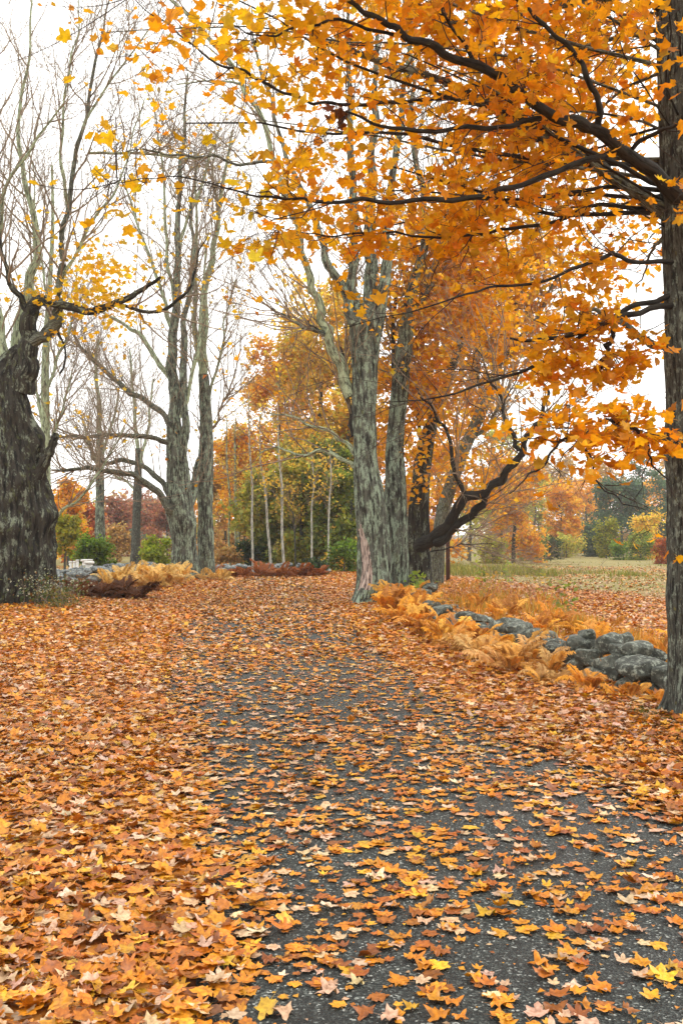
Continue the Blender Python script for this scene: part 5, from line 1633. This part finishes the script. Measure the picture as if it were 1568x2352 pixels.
# along the right wall, from the massive maple towards the camera
FR = [(1.3, 24.6, .66, 'O'), (1.7, 23.6, .62, 'O'), (1.15, 22.8, .58, 'O'), (1.55, 22.0, .62, 'O'), (1.15, 21.2, .66, 'O'), (1.55, 20.6, .58, 'O'), (1.15, 19.8, 0.5, 'O'), (1.5, 19.0, .45, 'O'), (1.25, 18.0, .43, 'O'), (1.65, 17.2, .43, 'O'), (1.35, 16.5, .43, 'O'), (1.85, 16.0, .43, 'O'), (1.5, 15.2, .43, 'O'), (1.98, 14.7, .43, 'O'), (1.68, 14.0, .44, 'T'), (2.1, 13.5, .43, 'O'), (1.8, 12.9, .44, 'T'), (2.25, 12.5, .46, 'T'), (1.98, 11.9, .46, 'T'), (2.34, 11.3, .40, 'T'), (2.2, 10.8, .30, 'T'), (2.55, 10.3, .30, 'O'), (2.8, 9.8, .22, 'O'), (3.0, 9.4, .2, 'O')]
for i, (x, y, s, c) in enumerate(FR):
    fern(x, y, s, FE_OR if c == 'O' else FE_TAN, 17, '%s fern clump before the right stone wall, %s counting from the massive maple' % ('bright orange' if c == 'O' else 'pale straw', ORD[i]), 'ferns along the right wall')
for i, (x, y) in enumerate([(a_ - .5, b_) for a_, b_ in [(-6.5, 27.4), (-5.9, 27.0), (-5.3, 26.8), (-6.9, 28.2), (-6.1, 28.2), (-5.5, 27.6), (-6.6, 29.2), (-4.9, 26.5)]]):
    fern(x, y, .68, FE_BRN, 16, 'withered dark brown fern before the left wall, %s from the road in its patch' % ORD[7 - i], 'withered brown ferns on the left verge', low=.25)
for i, (x, y) in enumerate([(a_ - .9, b_) for a_, b_ in [(-7.0, 34), (-6.3, 33.2), (-5.6, 32.6), (-6.6, 35.5), (-5.8, 34.6), (-5.1, 33.6), (-6.9, 37.5), (-6.3, 37), (-5.4, 36), (-4.9, 35.6), (-5.2, 32.2), (-6.5, 38.6), (-4.9, 33), (-5.7, 38.5)]]):
    fern(x, y, .8, FE_YEL, 15, 'yellow fern clump before the stout maple, %s in that patch' % ORD[i], 'yellow ferns on the left verge')
for i in range(17):
    x = -7.0 + i * .38
    fern(x, 44.5 + .12 * (x + 4) + rngf.normal(0, .45), rngf.uniform(.6, .85), FE_RUS, 12, 'russet fern clump at the end of the road, %s counting from the slim spotted maple' % ORD[i], 'russet ferns at the end of the road', low=.1)
for i, (x, y) in enumerate([(-5.6, 40.5), (-5.3, 41.6), (-4.9, 40.9)]):
    fern(x, y, .6, FE_YEL, 10, 'small straw coloured fern at the foot of the slim spotted maple, %s from it' % ORD[i], 'small ferns by the slim maple')
for i, (x, y) in enumerate([(3.4, 13.5), (3.6, 14.8), (3.3, 16.5), (3.7, 17.5), (3.0, 19), (3.5, 20.5), (4.0, 12.4), (4.2, 11.4), (4.5, 13.0), (3.1, 22.5), (4.1, 15.8)]):
    fern(x, y, .5, FE_OR, 12, 'low orange fern behind the right stone wall, %s from the near maple' % ORD[[2, 5, 7, 8, 6, 10, 1, 0, 3, 9, 4][i]] if True else '', 'ferns behind the right wall')

# ================================================================== grass, weeds
rngg = np.random.default_rng(88)


def blades(pos, h, cols, wts, lean=.4, width=.012):
    n = len(pos)
    az_ = rngg.uniform(0, 6.283, n)
    dirx = np.stack([np.cos(az_), np.sin(az_), np.zeros(n)], 1)
    side = np.stack([-np.sin(az_), np.cos(az_), np.zeros(n)], 1)
    wv = (width * rngg.uniform(.6, 1.4, n))[:, None]
    hh = (h * rngg.uniform(.5, 1.3, n))[:, None]
    ln_ = (lean * rngg.uniform(.2, 1.4, n))[:, None]
    up_ = np.array([0, 0, 1.0])
    a, b = pos - side * wv, pos + side * wv
    c = pos + up_ * hh * .6 + dirx * hh * ln_ * .4 + side * wv * .8
    c2 = pos + up_ * hh * .6 + dirx * hh * ln_ * .4 - side * wv * .8
    d = pos + up_ * hh + dirx * hh * ln_
    v = np.stack([a, b, c, c2, d], 1).reshape(-1, 3)
    f = (np.array([[0, 1, 2], [0, 2, 3], [3, 2, 4]])[None] + (np.arange(n) * 5)[:, None, None]).reshape(-1, 3)
    col, _ = pal(cols, wts, n, .15, rngg)
    return v, f, np.repeat(np.concatenate([col, np.ones((n, 1))], 1), 5, axis=0)


def scatter(n, x0, x1, y0, y1, clump=.6, thr=0.0):
    x = rngg.uniform(x0, x1, n)
    y = rngg.uniform(y0, y1, n)
    m = noise2(x, y, clump, 9) + rngg.normal(0, .25, n) > thr
    x, y = x[m], y[m]
    return np.stack([x, y, gz(x, y) - .01], 1)


acc = Acc()
GOLD = [(.55, .24, .03), (.52, .28, .06), (.40, .26, .06), (.30, .26, .05)]
for a in (scatter(9000, 2.8, 4.6, 11, 28, .9, .12), scatter(3500, 1.9, 5.5, 22, 36, .9, .15)):
    v, f, c = blades(a, .24, GOLD, [4, 3, 2, 1.2], .5, .010)
    acc.add(v, f, Col=c)
GRN = [(.22, .23, .05), (.30, .28, .08), (.17, .2, .05), (.38, .3, .12)]
for a, h in ((scatter(4000, 4, 10, 44, 56, .5, .1), .3), (scatter(2600, 5, 9.5, 46, 56, .8, .05), .38), (scatter(1200, 10.5, 13.8, 44, 52, .9, .15), .22), (scatter(9000, 6, 26, 30, 75, .3, .15), .09)):
    v, f, c = blades(a, h, GRN, [4, 3, 2, 1], .5, .022)
    acc.add(v, f, Col=c)
o = acc.build('meadow_grass', M_GRASS, smooth_shade=False)
tag(o, 'rough gold and green meadow grass beyond the right wall', 'grass', kind='stuff')
acc = Acc()
MOS = [(.10, .12, .03), (.16, .17, .04), (.2, .15, .04)]
for a in (scatter(2600, 2.6, 4.0, 7.6, 9.2, 1.5, .0), scatter(1500, -7.4, -5.8, 20.5, 24, .8, .0), scatter(900, -8.4, -6.6, 23.6, 25.2, 1, -.3)):
    v, f, c = blades(a, .06, MOS, [3, 2, 1], .6, .006)
    acc.add(v, f, Col=c)
o = acc.build('verge_grass', M_GRASS, smooth_shade=False)
tag(o, 'short dark green grass showing through the leaves on the verges', 'grass', kind='stuff')


def weed(x, y, h, label, cols, n=60, leaf=.07, stems=4, spread=.12, name='weed', cat='plant', group=None, flowers=None):
    b = np.array([x, y, float(gz(x, y))])
    t = Tree(name, label, b, group)
    t.root['category'] = cat
    st_ = b + rngg.normal(0, spread * .5, (stems, 3)) * np.array([1, 1, 0])
    P = grow(st_, rngg.normal(0, .22, (stems, 3)) + np.array([0, 0, 1]), h * rngg.uniform(.7, 1.1, stems), 7, .1, .05, rngg)
    v, q, bc = tubes(P, taper(np.full(stems, .007), 7, .4), 4)
    link('stem', build_mesh('stem', v - b, q, M_TWIG, True, {'bcoord': ('FLOAT_VECTOR', bc)}), t.root)
    i = rngg.integers(0, stems, n)
    j = rngg.integers(1, 7, n)
    p = P[i, j] + rngg.normal(0, spread * .6, (n, 3)) * np.array([1, 1, .5])
    p[:, 2] = np.maximum(p[:, 2], b[2] + .03)
    acc_ = Acc()
    c, _ = pal(cols, [1] * len(cols), n, .15, rngg)
    place_leaves(acc_, LEAF0, p, hang(n, rngg), leaf * rngg.uniform(.6, 1.2, n), c, rngg)
    o_ = acc_.build('foliage', M_FOL, t.root, b, smooth_shade=False)
    o_['kind'] = 'stuff'
    if flowers:
        m_ = int(n * .7)
        acc_ = Acc()
        i = rngg.integers(0, stems, m_)
        p = P[i, rngg.integers(3, 7, m_)] + rngg.normal(0, spread * .75, (m_, 3)) * np.array([1, 1, .6])
        c, _ = pal([flowers], [1], m_, .1, rngg)
        place_leaves(acc_, LEAF1, p, hang(m_, rngg), .05 * rngg.uniform(.7, 1.3, m_), c, rngg)
        o_ = acc_.build('blossoms', M_FOL, t.root, b, smooth_shade=False)
        o_['kind'] = 'stuff'


LG = [(.24, .34, .05), (.32, .40, .07), (.18, .28, .05)]
weed(2.05, 26.0, .75, 'fresh green leafy sapling beside the dark maple and the pale stones', LG, 120, .13, 6, .3)
weed(1.7, 26.6, .6, 'small green sprout against the fused grey trunks', LG, 60, .11, 4, .2)
weed(6.2, 37, 1.3, 'tall single green weed standing in the field beside the leaf carpet', LG, 55, .12, 2, .14)
weed(4.6, 32, 1.2, 'thin green weed near the reddish post', LG, 40, .11, 2, .12)
weed(4.7, 21, .75, 'green leafy weed right behind the middle of the wall', [(.18, .24, .05), (.28, .26, .06)], 70, .11, 3, .16)
weed(3.6, 24.5, .8, 'straggly gold weed behind the far end of the right wall', [(.45, .27, .06), (.4, .3, .08)], 60, .09, 4, .2)
weed(5.4, 27, .9, 'yellow green weed tuft among leaves in the field', [(.34, .32, .08), (.42, .32, .08)], 60, .09, 4, .2)
weed(3.3, 12.9, .35, 'small green sprig behind the gap in the stones', LG, 24, .07, 3, .08)
AS = [(.05, .08, .03), (.09, .11, .04), (.2, .1, .03)]
weed(-7.35, 24.2, .8, 'pale flowered aster bush against the foot of the gnarled maple', AS, 260, .08, 12, .36, 'aster_bush', 'bush', flowers=(.48, .52, .47))
weed(-6.75, 24.0, .75, 'pale flowered aster bush at the right of the gnarled roots', AS, 240, .08, 10, .32, 'aster_bush', 'bush', flowers=(.46, .50, .45))
weed(-6.4, 23.0, .42, 'low dark green tuft spilling onto the leaves below the asters', [(.08, .11, .03), (.14, .16, .05), (.22, .18, .05)], 260, .07, 10, .26, 'aster_bush', 'bush')


# ================================================================== posts, wires
def box(x0, x1, y0, y1, z0, z1, ch=0.0):
    v = [(x, y, z0) for x, y in ((x0, y0), (x1, y0), (x1, y1), (x0, y1))]
    zt = z1 - ch
    v += [(x, y, zt) for x, y, _ in v[:4]]
    v += [(x0 + ch, y0 + ch, z1), (x1 - ch, y0 + ch, z1), (x1 - ch, y1 - ch, z1), (x0 + ch, y1 - ch, z1)]
    f = [[3, 2, 1, 0], [8, 9, 10, 11]]
    for a in (0, 4):
        for k in range(4):
            f.append([a + k, a + (k + 1) % 4, a + 4 + (k + 1) % 4, a + 4 + k])
    return np.array(v, float), np.array(f)


pr_ = empty('timber_post', (4.1, 38.5, float(gz(4.1, 38.5))))
tag(pr_, 'dark reddish brown post standing in the grass under the low bough', 'post')
link('shaft', build_mesh('shaft', *box(-.075, .075, -.075, .075, -.1, 2.8, .02), M_RUST, False), pr_)
link('cap', build_mesh('cap', *box(-.095, .095, -.095, .095, 2.803, 2.87, .02), M_RUST, False), pr_)
for i, (x, y, h, wd, lb) in enumerate([(-9.5, 37.6, .80, .22, 'white post with flat cap in front of the left stones'), (-10.2, 40, .84, .30, 'wide white post behind the left stone wall, beside the capped one')]):
    g_ = empty('white_post', (x, y, float(gz(x, y))))
    tag(g_, lb, 'post', 'white posts at the left wall')
    link('shaft', build_mesh('shaft', *box(-wd / 2, wd / 2, -wd / 2, wd / 2, -.05, h - .09, .0), M_WHITE, False), g_)
    link('cap', build_mesh('cap', *box(-wd / 2 - .05, wd / 2 + .05, -wd / 2 - .05, wd / 2 + .05, h - .087, h, .025), M_WHITE, False), g_)
for i, (vx, lb) in enumerate([(163, 'leftmost of the thin white pickets behind the left wall'), (172, 'thin white picket between two others behind the left wall'), (179, 'thin white picket nearest the wide white post')]):
    d = 41.0
    x = (vx - 784) / 2288 * d
    g_ = empty('white_picket', (x, d, float(gz(x, d))))
    tag(g_, lb, 'picket', 'white pickets at the left wall')
    link('shaft', build_mesh('shaft', *box(-.05, .05, -.04, .04, -.05, .72 + .06 * (i == 2), .0), M_WHITE, False), g_)
    link('cap', build_mesh('cap', *box(-.06, .06, -.05, .05, .723 + .06 * (i == 2), .78 + .06 * (i == 2), .02), M_WHITE, False), g_)
for (a, b, lb) in [((1240, 1064, 70), (1640, 982, 55), 'upper grey cable crossing the sky gap beside the near trunk'), ((1240, 1085, 70), (1640, 1010, 55), 'lower grey cable crossing the sky gap beside the near trunk')]:
    p0, p1 = at(*a), at(*b)
    tt = np.linspace(-1.6, 2.4, 40)[:, None]
    ln_ = p0 + (p1 - p0) * tt
    ln_[:, 2] += .25 * ((tt[:, 0] - .4) ** 2) - .2
    v, q, _ = tubes(ln_[None], np.full((1, 40), .012), 5)
    tag(link('utility_wire', build_mesh('utility_wire', v, q, M_WIRE)), lb, 'cable', 'cables across the field')

# ================================================================== fallen leaves
rngl = np.random.default_rng(99)
LIT = [(.56, .19, .010), (.60, .25, .013), (.62, .33, .022), (.38, .115, .013), (.24, .075, .016), (.60, .40, .23), (.57, .36, .235), (.68, .49, .32)]
LITW = [6, 4.4, 2.2, 4.0, 1.8, 2.2, 1.7, .9]
LITN = ['orange', 'amber', 'golden yellow', 'rust brown', 'dark brown', 'pale buff', 'pinkish buff', 'cream']


def cover(x, y):
    """Share of a full carpet at a spot: thin and patchy on the asphalt."""
    off = np.abs(x - road_x(y)) - road_hw(y)
    edge = smooth(-.30, .16, off + .22 * noise2(x, y, .9, 2))
    sgn = np.sign(x - road_x(y))
    mid = np.interp(y, [3, 5, 7, 10, 14, 20, 30], [.14, .16, .19, .25, .38, .64, 1.0])
    patch = np.clip(1 + 0.9 * noise2(x, y, 1.1, 5) + .7 * noise2(x, y, 3.4, 6), .12, 2.2)
    # the far left of the road keeps more leaves
    mid = mid * np.where(sgn < 0, 1.25, 1.0)
    c = mid * patch * (1 - edge) + edge
    grass = field_amt(x, y)
    return c * (1 - .75 * grass)


def litter(y0, y1, dens, side=2.2):
    hw0 = .345 * y1 + side
    n = int((y1 - y0) * 2 * hw0 * dens)
    y = rngl.uniform(y0, y1, n)
    x = rngl.uniform(-hw0, hw0, n)
    m = np.abs(x) < .345 * y + side
    x, y = x[m], y[m]
    c = cover(x, y)
    m = rngl.random(len(x)) < c
    return x[m], y[m], c[m]


def litter_set(y0, y1, dens, size):
    x, y, c = litter(y0, y1, dens)
    n = len(x)
    thick = smooth(.35, .9, c)
    onroad = np.abs(x - road_x(y)) < road_hw(y)
    kz = (x - road_x(y)) / road_hw(y)
    base = np.where(onroad, .008 + .022 * (1 - kz * kz), gz(x, y))
    sz = size * rngl.uniform(.42, 1.2, n)
    z = base + .006 + thick * rngl.random(n) * .045
    tilt = np.abs(rngl.normal(0, 0.05 + .17 * thick, n))
    tilt = np.where(rngl.random(n) < .035, rngl.uniform(.3, .9, n), tilt)
    z = z + np.sin(tilt) * sz * .3
    col, ci = pal(LIT, LITW, n, .15, rngl)
    return np.stack([x, y, z], 1), rot_from(rngl.uniform(0, 6.283, n), tilt, rngl.uniform(0, 6.283, n)), sz, col, ci, thick


acc = Acc()
pos, Rm, sz, col, ci, thick = litter_set(2.4, 8.5, 980, .082)
vw = view_of(pos)
cand = (vw[:, 0] > 15) & (vw[:, 0] < 1553) & (vw[:, 1] > 1500) & (vw[:, 1] < 2335)
top = (thick < .3) | (pos[:, 2] - gz(pos[:, 0], pos[:, 1]) > .040)
scr = np.where(cand & top, sz / vw[:, 2] * (1 + .25 * (thick < .3)), 0)
big = np.argsort(-scr)[:300]
rest = np.ones(len(pos), bool)
rest[big] = False
near_ = rest & (pos[:, 1] < 5.0)
far_ = rest & (pos[:, 1] >= 5.0)
place_leaves(acc, LEAFG, pos[near_], Rm[near_], sz[near_], col[near_], rngl)
place_leaves(acc, LEAF1, pos[far_], Rm[far_], sz[far_] * 1.06, col[far_], rngl)
p_, R_, s_, c_, _, _ = litter_set(8.5, 16, 500, .093)
place_leaves(acc, LEAF1, p_, R_, s_, c_, rngl)
p_, R_, s_, c_, _, _ = litter_set(16, 32, 230, .11)
place_leaves(acc, LEAF0, p_, R_, s_, c_, rngl)
p_, R_, s_, c_, _, _ = litter_set(32, 62, 80, .15)
place_leaves(acc, LEAF0, p_, R_, s_, c_, rngl)
# crumbs of broken leaf and stalk ground into the asphalt
nc_ = 5200
yc = rngl.uniform(2.4, 15, nc_)
xc = road_x(yc) + rngl.uniform(-1, 1, nc_) * road_hw(yc)
kc = (xc - road_x(yc)) / road_hw(yc)
cc, _ = pal(LIT, LITW, nc_, .2, rngl)
place_leaves(acc, LEAF0, np.stack([xc, yc, .012 + .022 * (1 - kc * kc)], 1), rot_from(rngl.uniform(0, 6.283, nc_), np.abs(rngl.normal(0, .15, nc_)), rngl.uniform(0, 6.283, nc_)), rngl.uniform(.008, .032, nc_), cc * .8, rngl)
o = acc.build('fallen_leaves', M_LITTER, smooth_shade=False)
tag(o, 'carpet of fallen orange maple leaves over road and verges', 'leaves', kind='stuff')
FALL_ME = [build_mesh('fallen_leaf', v, f, M_LITTER_ONE, False) for v, f in LEAFG]
order = big[np.argsort(-vw[big, 1])]
cnt = {}


def ordinal(k):
    tens = ['', '', 'twenty', 'thirty', 'forty', 'fifty', 'sixty', 'seventy', 'eighty', 'ninety']
    if k < 30:
        return ORD[k]
    t_, u_ = divmod(k + 1, 10)
    return (tens[t_] + '-' + ORD[u_ - 1]) if u_ else tens[t_][:-1] + 'ieth'


for j in order:
    xr = (pos[j, 0] - float(road_x(pos[j, 1]))) / float(road_hw(pos[j, 1]))
    where = 'on bare asphalt' if thick[j] < .3 else ('in the drift left of asphalt' if xr < 0 else 'in the drift right of asphalt')
    key = (int(ci[j]), where)
    k = cnt.get(key, 0)
    cnt[key] = k + 1
    o = bpy.data.objects.new('fallen_leaf', FALL_ME[int(rngl.integers(0, len(FALL_ME)))])
    COL.objects.link(o)
    m4 = Matrix(((Rm[j] * sz[j]).tolist())).to_4x4()
    m4.translation = Vector(pos[j].tolist())
    o.matrix_world = m4
    o.color = (*[float(c) for c in col[j]], 1)
    tag(o, '%s %s maple leaf from the bottom edge, %s' % (ordinal(k), LITN[ci[j]], where), 'leaf', 'large fallen maple leaves in the foreground')
